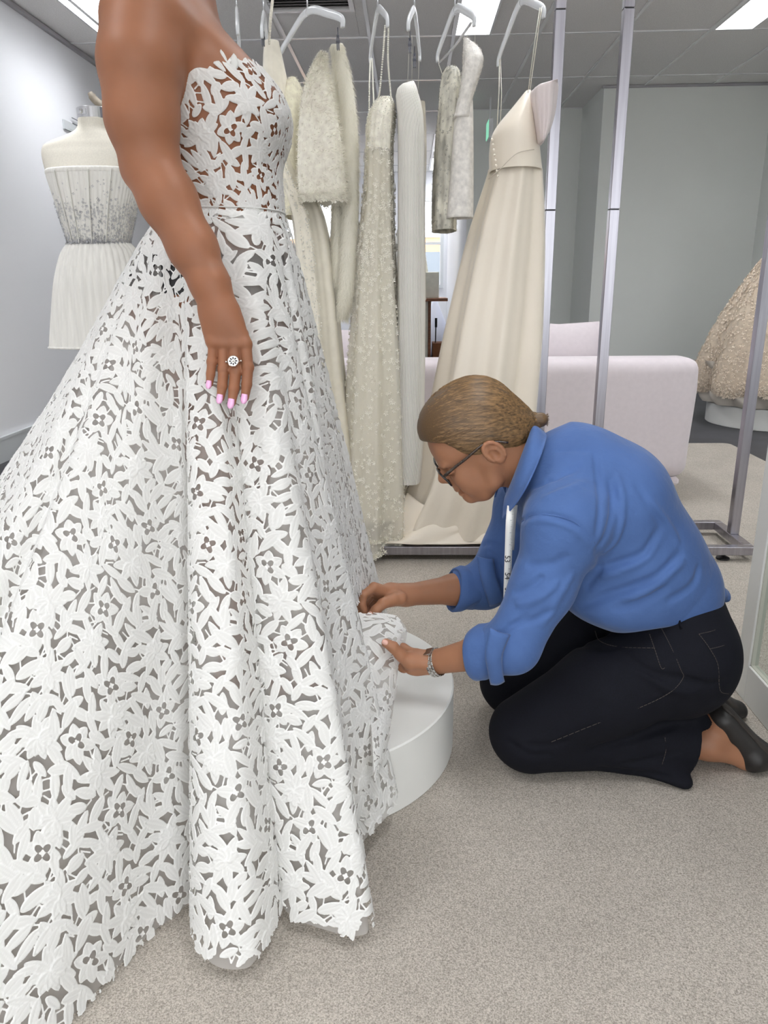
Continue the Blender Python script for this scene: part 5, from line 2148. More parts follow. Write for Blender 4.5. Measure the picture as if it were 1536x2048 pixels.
def sculpt_head(s):
    E = lambda a, b, y, r, k=.01, mode='add': s.ell(hp(a, b, y), r, k, HROT, mode)
    E(95, 124, 0, (.086, .073, .084), .01)
    E(50, 70, 0, (.050, .056, .066), .03)
    E(22, 118, 0, (.026, .050, .042), .03)
    for q in (-1, 1):
        s.path([(hp(8, 9, q * .009), .0120), (hp(34, 9, q * .032), .0135), (hp(62, 24, q * .049), .015), (hp(80, 58, q * .056), .017)], .022)
        E(20, 60, q * .036, (.020, .020, .020), .025)
        E(27, 36, q * .036, (.024, .018, .020), .02)
        E(5, 103, q * .026, (.011, .024, .008), .012)
        E(4, 86, q * .0315, (.013, .016, .011), .010, 'cut')
        E(12, 85, q * .0315, (.0125, .0135, .0115), .003)
        E(8, 84, q * .0315, (.0130, .0150, .0050), .003)
        E(-9, 63, q * .0105, (.0095, .0075, .0075), .006)
        E(-8, 58.5, q * .0065, (.0045, .0030, .0030), .002, 'cut')
    s.path([(hp(3, 98), .0085), (hp(-9, 82), .0085), (hp(-17.5, 69.5), .0098)], .009)
    E(-17.5, 68.5, 0, (.0098, .0095, .0088), .006)
    E(-4, 43, 0, (.010, .022, .013), .012)
    E(-7, 35.5, 0, (.0080, .0205, .0055), .003)
    E(-4.5, 22.5, 0, (.0085, .0185, .0058), .004)
    s.crease([hp(3, 28.5, -.024), hp(-6, 29, -.014), hp(-13, 29, 0), hp(-6, 29, .014), hp(3, 28.5, .024)], .0024, .0062)
    s.crease([hp(0, 15.5, -.010), hp(-6, 15.5, 0), hp(0, 15.5, .010)], .0035, .0028)
    E(3, 8, 0, (.0125, .017, .0120), .010)
    E(40, 4, 0, (.040, .032, .014), .02)
    # neck
    s.path([(hp(112, 46), .054), (hp(128, 0), .053), (hp(160, -45), .058), (hp(205, -95), .07)], .03)
    s.path([(hp(92, 48, -.050), .012), (hp(112, -10, -.040), .012), (hp(120, -50, -.02), .012)], .02)
    # ears
    for q in (-1, 1):
        y = q * .0735
        R = np.array([EA * .94 + EB * .26, EY, EB * .94 - EA * .26])
        c = hp(96, 79, y)
        s.ell(c, (.0192, .0075, .0285), .004, R)
        s.ell(c + EY * q * .006 - EB * .004 - EA * .003, (.0085, .0062, .0120), .004, R, 'cut')
        s.ell(c + EY * q * .007 + EB * .012 + EA * .002, (.0095, .004, .0065), .003, R, 'cut')
        ring = [c + EY * q * .0035 + R[0] * .0165 * math.cos(t) + R[2] * .0252 * math.sin(t) for t in np.linspace(-1.0, 3.6, 12)]
        s.path([(p, .0036) for p in ring], .002)
        s.ell(c - R[2] * .0225 - R[0] * .004, (.0075, .005, .0065), .005, R)
        s.ell(c - EA * .0135 - EB * .003 + EY * q * .001, (.0045, .004, .006), .004, R)


hlo = np.min([hp(a, b, y) for a in (-40, 230) for b in (-95, 225) for y in (-.1, .1)], axis=0)
hhi = np.max([hp(a, b, y) for a in (-40, 230) for b in (-95, 225) for y in (-.1, .1)], axis=0)
hd = SDF(hlo, hhi, .0017)
sculpt_head(hd)
hV, hQ = hd.arrays()
# keep the neck only as far as it disappears under the collar
la = hloc(hV[:, 0], hV[:, 1], hV[:, 2])
keepv = (la[2] > -82)
hQ = hQ[keepv[hQ].all(1)]

# hair
hair = SDF(hlo - .01, hhi + .01, .0018)
Eh = lambda a, b, y, r, k=.01, mode='add': hair.ell(hp(a, b, y), r, k, HROT, mode)
Eh(97, 127, 0, (.0925, .0795, .0905), .01)
Eh(56, 160, 0, (.064, .066, .050), .03)
Eh(146, 78, 0, (.044, .056, .050), .03)
Eh(172, 72, 0, (.022, .026, .024), .025)
hl_b = np.array([-20, 15, 39, 60, 78, 86, 97, 109, 128, 145, 158, 170, 250.])
hl_a = np.array([175, 160, 130, 116, 104, 74, 57, 47, 40, 32, 10, -4, -60.])


def face_cut(X, Y, Z):
    a, y, b = hloc(X, Y, Z)
    line = np.interp(b + 0 * a, hl_b, hl_a) - 14 * np.exp(-(y / .03) ** 2) * (b > 135)
    return (a - line) * HS * .75


hair.func(hlo - .02, hhi + .02, face_cut, .005, 'cut')
# cut hairs away around both ears
for q in (-1, 1):
    hair.ell(hp(95, 78, q * .085), (.022, .022, .031), .004, HROT, 'cut')
hair.func(hlo - .02, hhi + .02, lambda X, Y, Z: (hloc(X, Y, Z)[2] - 28 + .30 * (hloc(X, Y, Z)[0] - 130)) * HS, .006, 'cut')
bun0 = at(1044, 836, 1.5)
Bt, Be = at(1058, 838, 1.5), at(1084, 838, 1.5)
sh_ = EY * (-.006)
hair.path([(bun0 + sh_ - (.012, 0, 0), .024), (bun0 + sh_, .0145), (Bt + sh_, .0085)], .014)
hair.path([(Bt + sh_, .0085), (Bt * .5 + Be * .5 + sh_, .0135), (Be + sh_ - (.004, 0, 0), .0145)], .004)
hm = link('hair', hair.mesh('hair'), M_hair2, woman)
# strands combed back to the tie
gs = np.random.default_rng(11)
V = []
F = []
nst = 0
tie = bun0 + sh_
for k in range(3200):
    dr = gs.normal(size=3)
    dr /= np.linalg.norm(dr)
    if dr[1] > .45:
        dr[1] *= -1
    lead = dr[0] * EA + dr[1] * EY + dr[2] * EB
    if dr[0] > .55:
        continue
    st = hp(105, 110, 0) + lead * .085
    P = []
    for t in np.linspace(0, 1, 17):
        p = st * (1 - t) + tie * t
        # push out to the hair surface: march from outside along the direction from the head centre
        c = hp(105, 110, 0) * (1 - t) + (tie - EA * .02) * t
        d = p - c
        L = np.linalg.norm(d)
        d = d / (L + 1e-9)
        rr = np.arange(.125, .0, -.0015)
        qq = c + d * rr[:, None]
        i = np.clip(np.round((qq - hair.lo) / hair.h).astype(int), 0, np.array(hair.F.shape) - 1)
        f = hair.F[i[:, 0], i[:, 1], i[:, 2]]
        m = np.argmax(f < 0)
        if f[m] >= 0:
            P = None
            break
        P.append(c + d * (rr[m] + .0006))
    if P is None:
        continue
    P = np.array(P)
    P[1:-1] = (P[:-2] + 2 * P[1:-1] + P[2:]) / 4
    if np.linalg.norm(np.diff(P, axis=0), axis=1).max() > .045:
        continue
    T = np.gradient(P, axis=0)
    T /= np.linalg.norm(T, axis=1)[:, None] + 1e-9
    nrm = P - hp(105, 110, 0)
    nrm /= np.linalg.norm(nrm, axis=1)[:, None]
    w = np.cross(T, nrm)
    wd = gs.uniform(.0004, .0012)
    rows = np.stack([P - w * wd - nrm * .0012, P + nrm * wd * .9, P + w * wd - nrm * .0012], 1)
    n0 = len(V) * 51
    V.append(rows.reshape(-1, 3))
    for i in range(16):
        for j in range(2):
            F.append((n0 + i * 3 + j, n0 + i * 3 + j + 1, n0 + (i + 1) * 3 + j + 1, n0 + (i + 1) * 3 + j))
o = link('hair_strands', raw('hair_strands', np.concatenate(V), [np.array(F)]), mat('brown_hair_strands', (118, 92, 62), .42, noise=(260, .38), stretch=(.06, 1, 1)), hm)
o['kind'] = 'stuff'
a = np.linspace(0, 2 * math.pi, 25)
MB().tube(np.array([Bt + sh_ + (.0, .0095 * math.cos(q), .0095 * math.sin(q)) for q in a]), .0026, 8, cap=False).build('hair_tie', mat('brown_hair_tie', (62, 42, 26), .6), hm, smooth=True)
# ends of the short tail
V = []
for k in range(60):
    q, r = gs.uniform(0, 6.28), .0125 * math.sqrt(gs.random())
    p = Be + sh_ + (.008, r * math.cos(q), r * math.sin(q))
    s_ = np.array((0, .0008, .0005))
    V.append([p - s_, p + s_, p + (gs.uniform(.002, .0045), r * .2 * math.cos(q), r * .25 * math.sin(q))])
stuff('tail_ends', np.array(V).reshape(-1, 3), np.arange(180).reshape(-1, 3), M_hair2, hm)
# brow and lashes
M_brow = mat('dark_brow', (74, 50, 36), .8)
for q in (-1, 1):
    P = spline([hp(-1, 104, q * .012), hp(-2, 109, q * .026), hp(8, 109, q * .040), hp(20, 102, q * .048)], 14)
    MB().tube(P, [.0014] + [.0026] * 10 + [.002, .0014, .0008], 6).build('eyebrow', M_brow, woman, smooth=True)
    P = spline([hp(-.5, 82, q * .021), hp(-4.5, 81, q * .029), hp(-1.5, 81, q * .038), hp(6, 83, q * .044)], 12)
    MB().tube(P, .0011, 5).build('eyelashes', M_brow, woman, smooth=True)

# ---------------------------------------------------------------- arms and hands
EL_N, WR_N = at(1022, 1292, 1.315), at(868, 1325, 1.385)
EL_F, WR_F = at(968, 1172, 1.625), at(812, 1190, 1.545)


def P3(px, py, Y):
    return at(px, py, Y)


def near_hand(s):
    s.path([(EL_N, .037), (EL_N * .6 + WR_N * .4, .034), (WR_N, .0248)], .015, flat=((.1, 1, .1), .92))
    W = WR_N
    up, lo, mid = P3(836, 1306, 1.398), P3(833, 1336, 1.392), P3(835, 1322, 1.394)
    s.path([(W, .0245), (mid, .0285)], .012, flat=((0, 1, .1), .62))
    kn = [P3(806, 1297, 1.412), P3(802, 1310, 1.410), P3(803, 1323, 1.408), P3(808, 1335, 1.405)]
    for k in kn:
        s.path([(mid, .017), (k, .0125)], .010, flat=((0, 1, .1), .75))
    # heel of the thumb
    s.path([(P3(850, 1324, 1.378), .019), (P3(822, 1322, 1.374), .0165), (P3(806, 1314, 1.370), .0125)], .010)
    s.ell(P3(833, 1336, 1.385), (.026, .016, .016), .010)


def near_digits(s):
    s.path([(P3(815, 1320, 1.372), .0135), (P3(800, 1308, 1.366), .0122), (P3(786, 1294, 1.362), .0110), (P3(772, 1286, 1.362), .0092)], .004)
    kn = [P3(806, 1297, 1.412), P3(802, 1310, 1.410), P3(803, 1323, 1.408), P3(808, 1335, 1.405)]
    for k, (dx, dy) in zip(kn, ((-44, 4), (-50, 2), (-48, 0), (-38, -2))):
        b = k + np.array((dx * .00042, .012, -dy * .0004))
        c = k + np.array((dx * .00078, .016, -dy * .0008))
        d = k + np.array((dx * .00105, .014, -dy * .0011))
        s.path([(k, .0108), (b, .0100), (c, .0090), (d, .0076)], .002)


def far_hand(s):
    s.path([(EL_F, .036), (EL_F * .6 + WR_F * .4, .034), (WR_F, .0240)], .015, flat=((.1, 1, .1), .92))
    mid = P3(782, 1189, 1.528)
    s.path([(WR_F, .0240), (mid, .0270)], .012, flat=((.1, 1, -.4), .66))
    for k in FK:
        s.path([(mid, .016), (k, .0120)], .010, flat=((.1, 1, -.3), .8))
    s.path([(P3(800, 1197, 1.505), .016), (P3(775, 1203, 1.488), .0130)], .010)


FK = [P3(748, 1175, 1.500), P3(744, 1181, 1.517), P3(745, 1188, 1.532), P3(750, 1196, 1.546)]


def far_digits(s):
    # index to little finger, folded down towards the cloth
    sets = [((748, 1175, 1.500), (727, 1190, 1.486), (724, 1208, 1.480), (730, 1224, 1.478)),
            ((744, 1181, 1.517), (722, 1200, 1.503), (722, 1219, 1.496), (731, 1233, 1.492)),
            ((745, 1188, 1.532), (727, 1211, 1.520), (736, 1230, 1.510), (750, 1236, 1.500)),
            ((750, 1196, 1.546), (738, 1219, 1.536), (750, 1236, 1.522), (764, 1238, 1.510))]
    for (q, r) in zip(sets, (.0092, .0094, .0089, .0080)):
        pts = [P3(*p) for p in q]
        s.path([(pts[0], r * 1.1), (pts[1], r), (pts[2], r * .93), (pts[3], r * .78)], .002)
        s.ell(pts[1], (r * 1.05,) * 3, .003)
    s.path([(P3(786, 1199, 1.492), .0135), (P3(766, 1207, 1.476), .0115), (P3(752, 1220, 1.466), .0105), (P3(741, 1231, 1.462), .0086)], .004)


n1 = SDF(np.array([-.075, 1.31, .185]), np.array([.17, 1.47, .345]), .0016)
near_hand(n1)
near_digits(n1)
f1 = SDF(np.array([-.135, 1.42, .235]), np.array([.16, 1.68, .395]), .0016)
far_hand(f1)
far_digits(f1)
nV, nQ = n1.arrays()
fV, fQ = f1.arrays()

# trunk, legs (inside the clothes) and feet
SH_N, SH_F = at(1132, 1050, 1.352), at(1060, 1010, 1.648)
PEL = np.array((.585, 1.5, .295))
T2 = at(1262, 1095, 1.5)
T1 = at(1135, 975, 1.5)
HIPN, HIPF = np.array((.565, 1.405, .27)), np.array((.565, 1.595, .27))
KN_N, KN_F = np.array((.243, 1.395, .088)), np.array((.243, 1.612, .085))
AN_N, AN_F = np.array((.635, 1.405, .066)), np.array((.645, 1.575, .066))
bd = SDF((.10, 1.22, ZF - .01), (.90, 1.78, .78), .006)
bd.path([(PEL - (.02, 0, 0), .095), (T2, .100), (T1, .095)], .05, flat=((0, 1, 0), 1.18))
bd.path([(T1, .09), (hp(175, -75), .06)], .04)
bd.path([(SH_N, .055), (T1, .08), (SH_F, .055)], .05)
bd.path([(SH_N, .052), (EL_N, .042)], .02)
bd.path([(SH_F, .052), (EL_F, .042)], .02)
for h_, k_, a_ in ((HIPN, KN_N, AN_N), (HIPF, KN_F, AN_F)):
    bd.path([(h_, .085), (k_, .055)], .03)
    bd.path([(k_, .052), (a_ * .55 + k_ * .45 + (0, 0, .012), .045), (a_, .034)], .02)
bV, bQ = bd.arrays()
ft = SDF((.52, 1.35, ZF - .006), (.84, 1.66, .16), .0025)


def foot(s, a_, tw):
    toe = np.array((.765, a_[1] + tw, .030))
    ball = np.array((.725, a_[1] + tw * .7, .034))
    heel = np.array((.655, a_[1], .118))
    s.path([(a_ + (-.11, 0, .004), .038), (a_, .0335)], .01)
    s.path([(a_, .034), (heel, .024)], .02)
    s.path([(heel, .024), (ball, .026)], .02, flat=((0, 1, 0), 1.2))
    s.path([(a_, .033), (ball + (-.01, 0, 0), .025), (toe, .015)], .015, flat=((0, 1, 0), 1.25))


foot(ft, AN_N, .0)
foot(ft, AN_F, .02)
tV, tQ = ft.arrays()
parts_ = [(hV, hQ), (nV, nQ), (fV, fQ), (bV, bQ), (tV, tQ)]
# the coarse trunk gives way to the fine head, hands and feet
kb = (bV[:, 2] > -1) & ~((bV[:, 0] > .555) & (bV[:, 2] < .125)) & ~((hloc(bV[:, 0], bV[:, 1], bV[:, 2])[2] > -70) & (bV[:, 0] < .36) & (bV[:, 2] > .5) & (np.abs(bV[:, 1] - 1.5) < .07))
parts_[3] = (bV, bQ[kb[bQ].all(1)])
Vs, Qs, n0 = [], [], 0
for v, q in parts_:
    Vs.append(v)
    Qs.append(q + n0)
    n0 += len(v)
V, Q = np.concatenate(Vs), np.concatenate(Qs)
used = np.unique(Q)
mp = np.full(len(V), -1)
mp[used] = np.arange(len(used))
link('body', raw('body', V[used], [mp[Q]]), M_skin2, woman)


def nail(c, t, n, L, Wd, m, parent):
    c, t, n = np.array(c, float), np.array(t, float), np.array(n, float)
    t /= np.linalg.norm(t)
    n = n - t * (n @ t)
    n /= np.linalg.norm(n)
    w = np.cross(t, n)
    rows = np.array([[c + t * (s - .5) * L + w * q * Wd * (1 - .35 * abs(2 * s - 1) ** 3) - n * .0022 * q * q for q in np.linspace(-1, 1, 7)] for s in np.linspace(0, 1, 7)])
    i = np.arange(6)[:, None]
    j = np.arange(6)[None]
    F = np.stack([i * 7 + j, i * 7 + j + 1, (i + 1) * 7 + j + 1, (i + 1) * 7 + j], -1).reshape(-1, 4)
    o = link('nail', raw('nail', rows.reshape(-1, 3), [F]), m, parent)
    o.modifiers.new('thickness', 'SOLIDIFY').thickness = .0008


M_nail2 = mat('natural_nail', (222, 172, 156), .25, coat=.4)
nail(P3(770, 1285, 1.352), P3(770, 1285, 1.362) - P3(786, 1294, 1.362), (-.25, -1, .5), .0125, .0056, M_nail2, woman)
nail(P3(740, 1229, 1.4535), P3(741, 1231, 1.462) - P3(752, 1220, 1.466), (-.1, -1, .25), .0120, .0054, M_nail2, woman)

# ---------------------------------------------------------------- blue shirt
sh = SDF((.10, 1.20, .24), (.74, 1.80, .80), .0031)
S3 = lambda px, py, Y=1.5: at(px, py, Y)
# trunk: loose cloth over a bent back
sh.path([(S3(1138, 972), .112), (S3(1200, 1035), .130), (S3(1255, 1115), .138), (S3(1322, 1178), .122)], .05, flat=((0, 1, 0), 1.14))
sh.ell(S3(1222, 975), (.10, .150, .09), .06)
sh.ell(S3(1225, 1175), (.115, .160, .05), .05)
sh.path([(S3(1085, 950), .062), (S3(1140, 950), .10)], .05, flat=((0, 1, 0), 1.1))
for (S_, E_, Y) in ((SH_N, EL_N, 1), (SH_F, EL_F, -1)):
    sh.path([(S3(1150, 985), .085), (S_, .076)], .05)
    sh.path([(S_, .076), (S_ * .5 + E_ * .5 + (.009, 0, 0), .0565), (E_ + (.003, 0, .004), .053)], .03)
    f = E_ + ((WR_N - EL_N) if Y == 1 else (WR_F - EL_F)) * .24
    sh.path([(E_, .052), (f, .049)], .02)
# open neck and open waist (hem edge cut flat by the hip line)
hemn = S3(1450, 1192) - S3(1120, 1232)
hemn = np.array((-hemn[2], 0, hemn[0]))
hemn /= np.linalg.norm(hemn)
h0 = S3(1300, 1238)


def below_hem(X, Y, Z):
    bow = .018 - .0000 * X
    u = (X - h0[0])
    return (X - h0[0]) * hemn[0] + (Z - h0[2]) * hemn[2] + .55 * u * u - .012 - .042 * np.clip(np.abs(Y - 1.5) / .15, 0, 1) ** 2


keep_arm = np.array(EL_N)
sh.func((.30, 1.2, .2), (.8, 1.8, .6), below_hem, .006, 'cut')
folds = [
    ([(1188, 900), (1199, 978), (1200, 1027), (1191, 1078)], .007, .0050),
    ([(1218, 953), (1226, 1006), (1214, 1069), (1193, 1100)], .008, .0055),
    ([(1235, 940), (1246, 1010), (1236, 1070), (1205, 1112)], .008, -.0040),
    ([(1323, 1052), (1300, 1090), (1278, 1113), (1193, 1138)], .009, .0060),
    ([(1318, 1068), (1290, 1115), (1240, 1142), (1196, 1156)], .010, -.0045),
    ([(1368, 1099), (1340, 1130), (1309, 1157), (1228, 1187), (1158, 1215)], .010, .0070),
    ([(1372, 1116), (1335, 1150), (1300, 1178), (1240, 1203)], .010, -.0050),
    ([(1340, 1170), (1290, 1200), (1220, 1222)], .009, .004),
    ([(1400, 1130), (1385, 1170), (1330, 1206)], .009, .0045),
    ([(1290, 990), (1330, 1040), (1360, 1090)], .010, -.0035),
    ([(1268, 960), (1300, 1010), (1330, 1062)], .009, .0035),
    ([(1062, 976), (1110, 957), (1166, 930)], .008, .0040),
    ([(1080, 1000), (1130, 980), (1176, 962)], .009, -.0032),
    ([(1040, 1046), (1062, 1031), (1100, 1030), (1150, 1045), (1192, 1088)], .0045, .0055),
    ([(1046, 1058), (1066, 1043), (1102, 1043), (1145, 1058), (1182, 1096)], .006, -.0030),
    ([(1193, 1090), (1200, 1130), (1170, 1180)], .008, .0060),
    ([(1090, 1150), (1058, 1176), (1026, 1187)], .007, .0055),
    ([(1120, 1160), (1080, 1195), (1030, 1212)], .008, -.0045),
    ([(1110, 1215), (1070, 1240), (1025, 1250)], .007, .0050),
    ([(1060, 1230), (1010, 1262), (985, 1290)], .007, .0045),
    ([(1140, 1110), (1100, 1128), (1050, 1130)], .009, .0035),
    ([(1150, 1140), (1120, 1190), (1080, 1260)], .010, -.0035),
    ([(975, 1100), (995, 1120), (1005, 1150)], .006, .004),
    ([(960, 1090), (985, 1088), (1008, 1096)], .006, .004),
    ([(1100, 905), (1150, 900), (1180, 905)], .006, .002),
]
for pts, w, amt in folds:
    sh.crease([hit(sh, *p) for p in spline(np.array(pts, float), 12)], w * .8, amt * 1.7)
shirt = link('shirt', sh.mesh('shirt'), M_shirt, woman)

# hem that hangs a little below the trunk, back vent tab, yoke pleat
k = SDF((.60, 1.42, .32), (.72, 1.58, .42), .003)
k.path([(S3(1432, 1182), .020), (S3(1446, 1190), .012), (S3(1452, 1196), .006)], .01, flat=((0, 1, 0), 2.2))
link('shirt_tail', k.mesh('shirt_tail'), M_shirt, shirt)
pl = []
for s in np.linspace(0, 1, 12):
    top = S3(1186 + 84 * s, 886 - 8 * math.sin(math.pi * s) + 40 * s * s, 1.47)
    row = []
    for q in np.linspace(-1, 1, 7):
        row.append(top + np.array((0, .034 * q, .006 - .012 * q * q - .004 * s)))
    pl.append(row)
R = np.array(pl)
i = np.arange(11)[:, None]
j = np.arange(6)[None]
F = np.stack([i * 7 + j, i * 7 + j + 1, (i + 1) * 7 + j + 1, (i + 1) * 7 + j], -1).reshape(-1, 4)
o = link('back_pleat', raw('back_pleat', R.reshape(-1, 3), [F]), M_shirt, shirt)
o.modifiers.new('thickness', 'SOLIDIFY').thickness = .006
P = [hit(sh, px, py, .0004) for px, py in ((1042, 1045), (1062, 1031), (1100, 1030), (1150, 1045), (1190, 1086))]
MB().tube(spline(P, 30), .0013, 5).build('armhole_seam', M_shirt, shirt, smooth=True)

# collar: stand and fall, both sides
inn = [(1014, 992, 1.462), (1026, 962, 1.442), (1040, 925, 1.432), (1054, 888, 1.442), (1064, 862, 1.475)]
out = [(1006, 1040, 1.425), (1036, 1006, 1.385), (1062, 962, 1.372), (1086, 905, 1.395), (1094, 872, 1.465)]
A = spline([at(*p) for p in inn], 20)
Bc = spline([at(*p) for p in out], 20)
mir = lambda Q: np.c_[Q[:, 0], 3.0 - Q[:, 1], Q[:, 2]][::-1]
A = np.r_[A, mir(A)]
Bc = np.r_[Bc, mir(Bc)]
rows = []
for s in np.linspace(0, 1, 9):
    lift = .016 * math.sin(math.pi * min(1, s * 1.15 + .05)) * (1 - .4 * s)
    q = A * (1 - s) + Bc * s
    nrm = np.c_[np.full(len(q), -.25), np.where(q[:, 1] < 1.5, -1, 1) * np.clip(np.abs(q[:, 1] - 1.5) / .05, 0, 1), np.full(len(q), .7)]
    nrm /= np.linalg.norm(nrm, axis=1)[:, None]
    rows.append(q + nrm * lift)
stand = A + (np.array(rows[0]) - np.array(rows[2])) * .2 + np.array((.004, 0, -.02))
R = np.array([stand] + rows)
n, m_ = R.shape[:2]
i = np.arange(n - 1)[:, None]
j = np.arange(m_ - 1)[None]
F = np.stack([i * m_ + j, i * m_ + j + 1, (i + 1) * m_ + j + 1, (i + 1) * m_ + j], -1).reshape(-1, 4)
o = link('collar', raw('collar', R.reshape(-1, 3), [F]), M_shirt, shirt)
o.modifiers.new('thickness', 'SOLIDIFY').thickness = .004
o.modifiers.new('smoothing', 'SUBSURF').levels = 1
P = R[-2] * .9 + R[-3] * .1
MB().tube(P + np.array((-.0006, -.0012, .0012)), .0008, 5).build('collar_seam', mat('blue_thread_dark', (66, 98, 150), .8), o, smooth=True)


def cuff(E_, W_, r, flap, name='cuff'):
    d = (W_ - E_) / np.linalg.norm(W_ - E_)
    c0, c1 = E_ + d * .012, E_ + d * .078
    u = np.cross(d, (0, 1, 0))
    u /= np.linalg.norm(u)
    w = np.cross(d, u)
    a = np.linspace(0, 2 * math.pi, 56, endpoint=False)
    rings = []
    prof = [(.0, r - .006), (.02, r + .003), (.035, r + .0015), (.05, r + .0045), (.066, r + .002), (.070, r - .002), (.062, r - .006), (.03, r - .008), (.0, r - .012)]
    for t, q in prof:
        slant = .010 * np.cos(a - .6)
        wob = 1 + .025 * np.sin(3 * a + 9 * t * 10) + .018 * np.sin(5 * a + 1)
        rings.append(c0 + d * (t + slant * (t / .07))[:, None] + (q * wob)[:, None] * (np.cos(a)[:, None] * u + np.sin(a)[:, None] * w))
    o = MB().loft(np.array(rings), True, (False, False)).build(name, M_shirt, shirt, smooth=True)
    # loose turned-back strip hanging from the cuff
    rows = []
    for s in np.linspace(0, 1, 14):
        p = np.array([spline([at(*q) for q in side], 14)[int(s * 13)] for side in flap])
        rows.append([p[0] * (1 - q) + p[1] * q + np.array((0, -.006 * math.sin(math.pi * q) - .004 * math.sin(3 * s), 0)) for q in np.linspace(0, 1, 7)])
    R = np.array(rows)
    i = np.arange(13)[:, None]
    j = np.arange(6)[None]
    F = np.stack([i * 7 + j, i * 7 + j + 1, (i + 1) * 7 + j + 1, (i + 1) * 7 + j], -1).reshape(-1, 4)
    o2 = link('cuff_strip', raw('cuff_strip', R.reshape(-1, 3), [F]), M_shirt, o)
    o2.modifiers.new('thickness', 'SOLIDIFY').thickness = .005
    return o


cuff(EL_N, WR_N, .050, ([(982, 1255, 1.262), (972, 1300, 1.262), (978, 1340, 1.272), (983, 1365, 1.285)], [(1018, 1268, 1.262), (1002, 1305, 1.262), (1002, 1340, 1.272), (1006, 1360, 1.285)]))
cuff(EL_F, WR_F, .048, ([(955, 1112, 1.560), (962, 1150, 1.556), (972, 1185, 1.562), (980, 1210, 1.575)], [(985, 1118, 1.560), (990, 1150, 1.556), (1000, 1180, 1.562), (1005, 1200, 1.575)]))

# ---------------------------------------------------------------- jeans
jn = SDF((.12, 1.22, ZF - .008), (.80, 1.78, .46), .0034)
J = lambda px, py, Y=1.5: at(px, py, Y)
jn.path([(J(1330, 1222), .118), ((.565, 1.5, .285), .122)], .05, flat=((0, 1, 0), 1.2))
for y in (1.415, 1.585):
    jn.ell((.566, y, .250), (.104, .104, .118), .04)
for h_, k_, a_ in ((HIPN, KN_N, AN_N), (HIPF, KN_F, AN_F)):
    sg = -1 if h_[1] < 1.5 else 1
    jn.path([(h_, .103), (h_ * .5 + k_ * .5 + (0, 0, .010), .093), (k_ + (.004, 0, .004), .077)], .03)
    jn.path([(k_ + (.02, 0, -.006), .074), (k_ * .5 + a_ * .5, .066), (a_ + (-.055, 0, .012), .070)], .02)
    # flared hem spread on the floor
    jn.path([(k_ * .4 + a_ * .6 + (0, sg * .028, -.030), .034), (a_ + (-.072, sg * .075, -.046), .018)], .03, flat=((0, 0, 1), .7))
jn.func((.0, 1.2, -.05), (.9, 1.8, .05), lambda X, Y, Z: Z - ZF + 0 * X, .004, 'cut')
# leg openings end at the hem plane; waist opening hidden by the shirt
for a_ in (AN_N, AN_F):
    hx = a_[0] - .045
    jn.func((hx - .02, a_[1] - .11, 0), (hx + .16, a_[1] + .08, .118), lambda X, Y, Z, hx=hx, a_=a_: np.maximum(np.maximum(hx + .12 * (Z - .05) - X, Z - .125), np.abs(Y - a_[1] + .01) - .10) + 0 * Z, .004, 'cut')
    jn.path([(a_ + (-.14, 0, .0), .036), (a_ + (.05, 0, .004), .060)], .004, mode='cut')
jf = [
    ([(1100, 1310), (1160, 1290), (1230, 1300)], .010, .004),
    ([(1240, 1300), (1300, 1345), (1365, 1358), (1400, 1375)], .008, .006),
    ([(1270, 1330), (1330, 1375), (1400, 1392)], .010, -.004),
    ([(1360, 1352), (1420, 1368), (1460, 1360)], .007, .004),
    ([(1180, 1500), (1260, 1478), (1360, 1445)], .009, .008),
    ([(1010, 1480), (1060, 1510), (1110, 1508)], .008, .004),
    ([(1040, 1490), (1100, 1492), (1140, 1480)], .008, .004),
    ([(1240, 1530), (1300, 1520), (1370, 1500)], .007, .005),
    ([(1190, 1535), (1270, 1545), (1350, 1556)], .007, .006),
]
for pts, w, amt in jf:
    jn.crease([hit(jn, *p) for p in spline(np.array(pts, float), 12)], w * .9, amt * 1.3)
jeans = link('jeans', jn.mesh('jeans'), M_jeans, woman)


def stitch(pts, name='seam_stitching', n=30, parent=None):
    P = spline([hit(jn, px, py, .0006) for px, py in pts], n)
    m = MB()
    for k in range(0, n - 1):
        m.tube(np.array([P[k], P[k] * .25 + P[k + 1] * .75]), .0007, 4, cap=True)
    o = m.build(name, M_stitch, parent or jeans)
    o['kind'] = 'stuff'
    return o


stitch([(1314, 1240), (1330, 1270), (1345, 1300), (1362, 1340), (1366, 1356), (1340, 1385), (1280, 1415), (1200, 1445), (1100, 1485)], n=70)
stitch([(1190, 1262), (1200, 1282), (1240, 1294), (1312, 1296)], n=26)
stitch([(1299, 1268), (1310, 1300), (1322, 1335), (1330, 1336)], n=22)
stitch([(1398, 1268), (1430, 1260), (1468, 1243)], n=16)
stitch([(1420, 1298), (1450, 1290), (1478, 1276)], n=16)
stitch([(1398, 1268), (1418, 1295), (1436, 1330), (1440, 1380), (1458, 1388)], n=28)
stitch([(1330, 1475), (1332, 1500), (1324, 1530)], n=12)
m = MB()
P = [hit(jn, px, py, .002) for px, py in ((1358, 1243), (1363, 1258))]
m.tube(np.array(P), .006, 6, flat=(1, .35)).build('belt_loop', M_jeans, jeans, smooth=True)

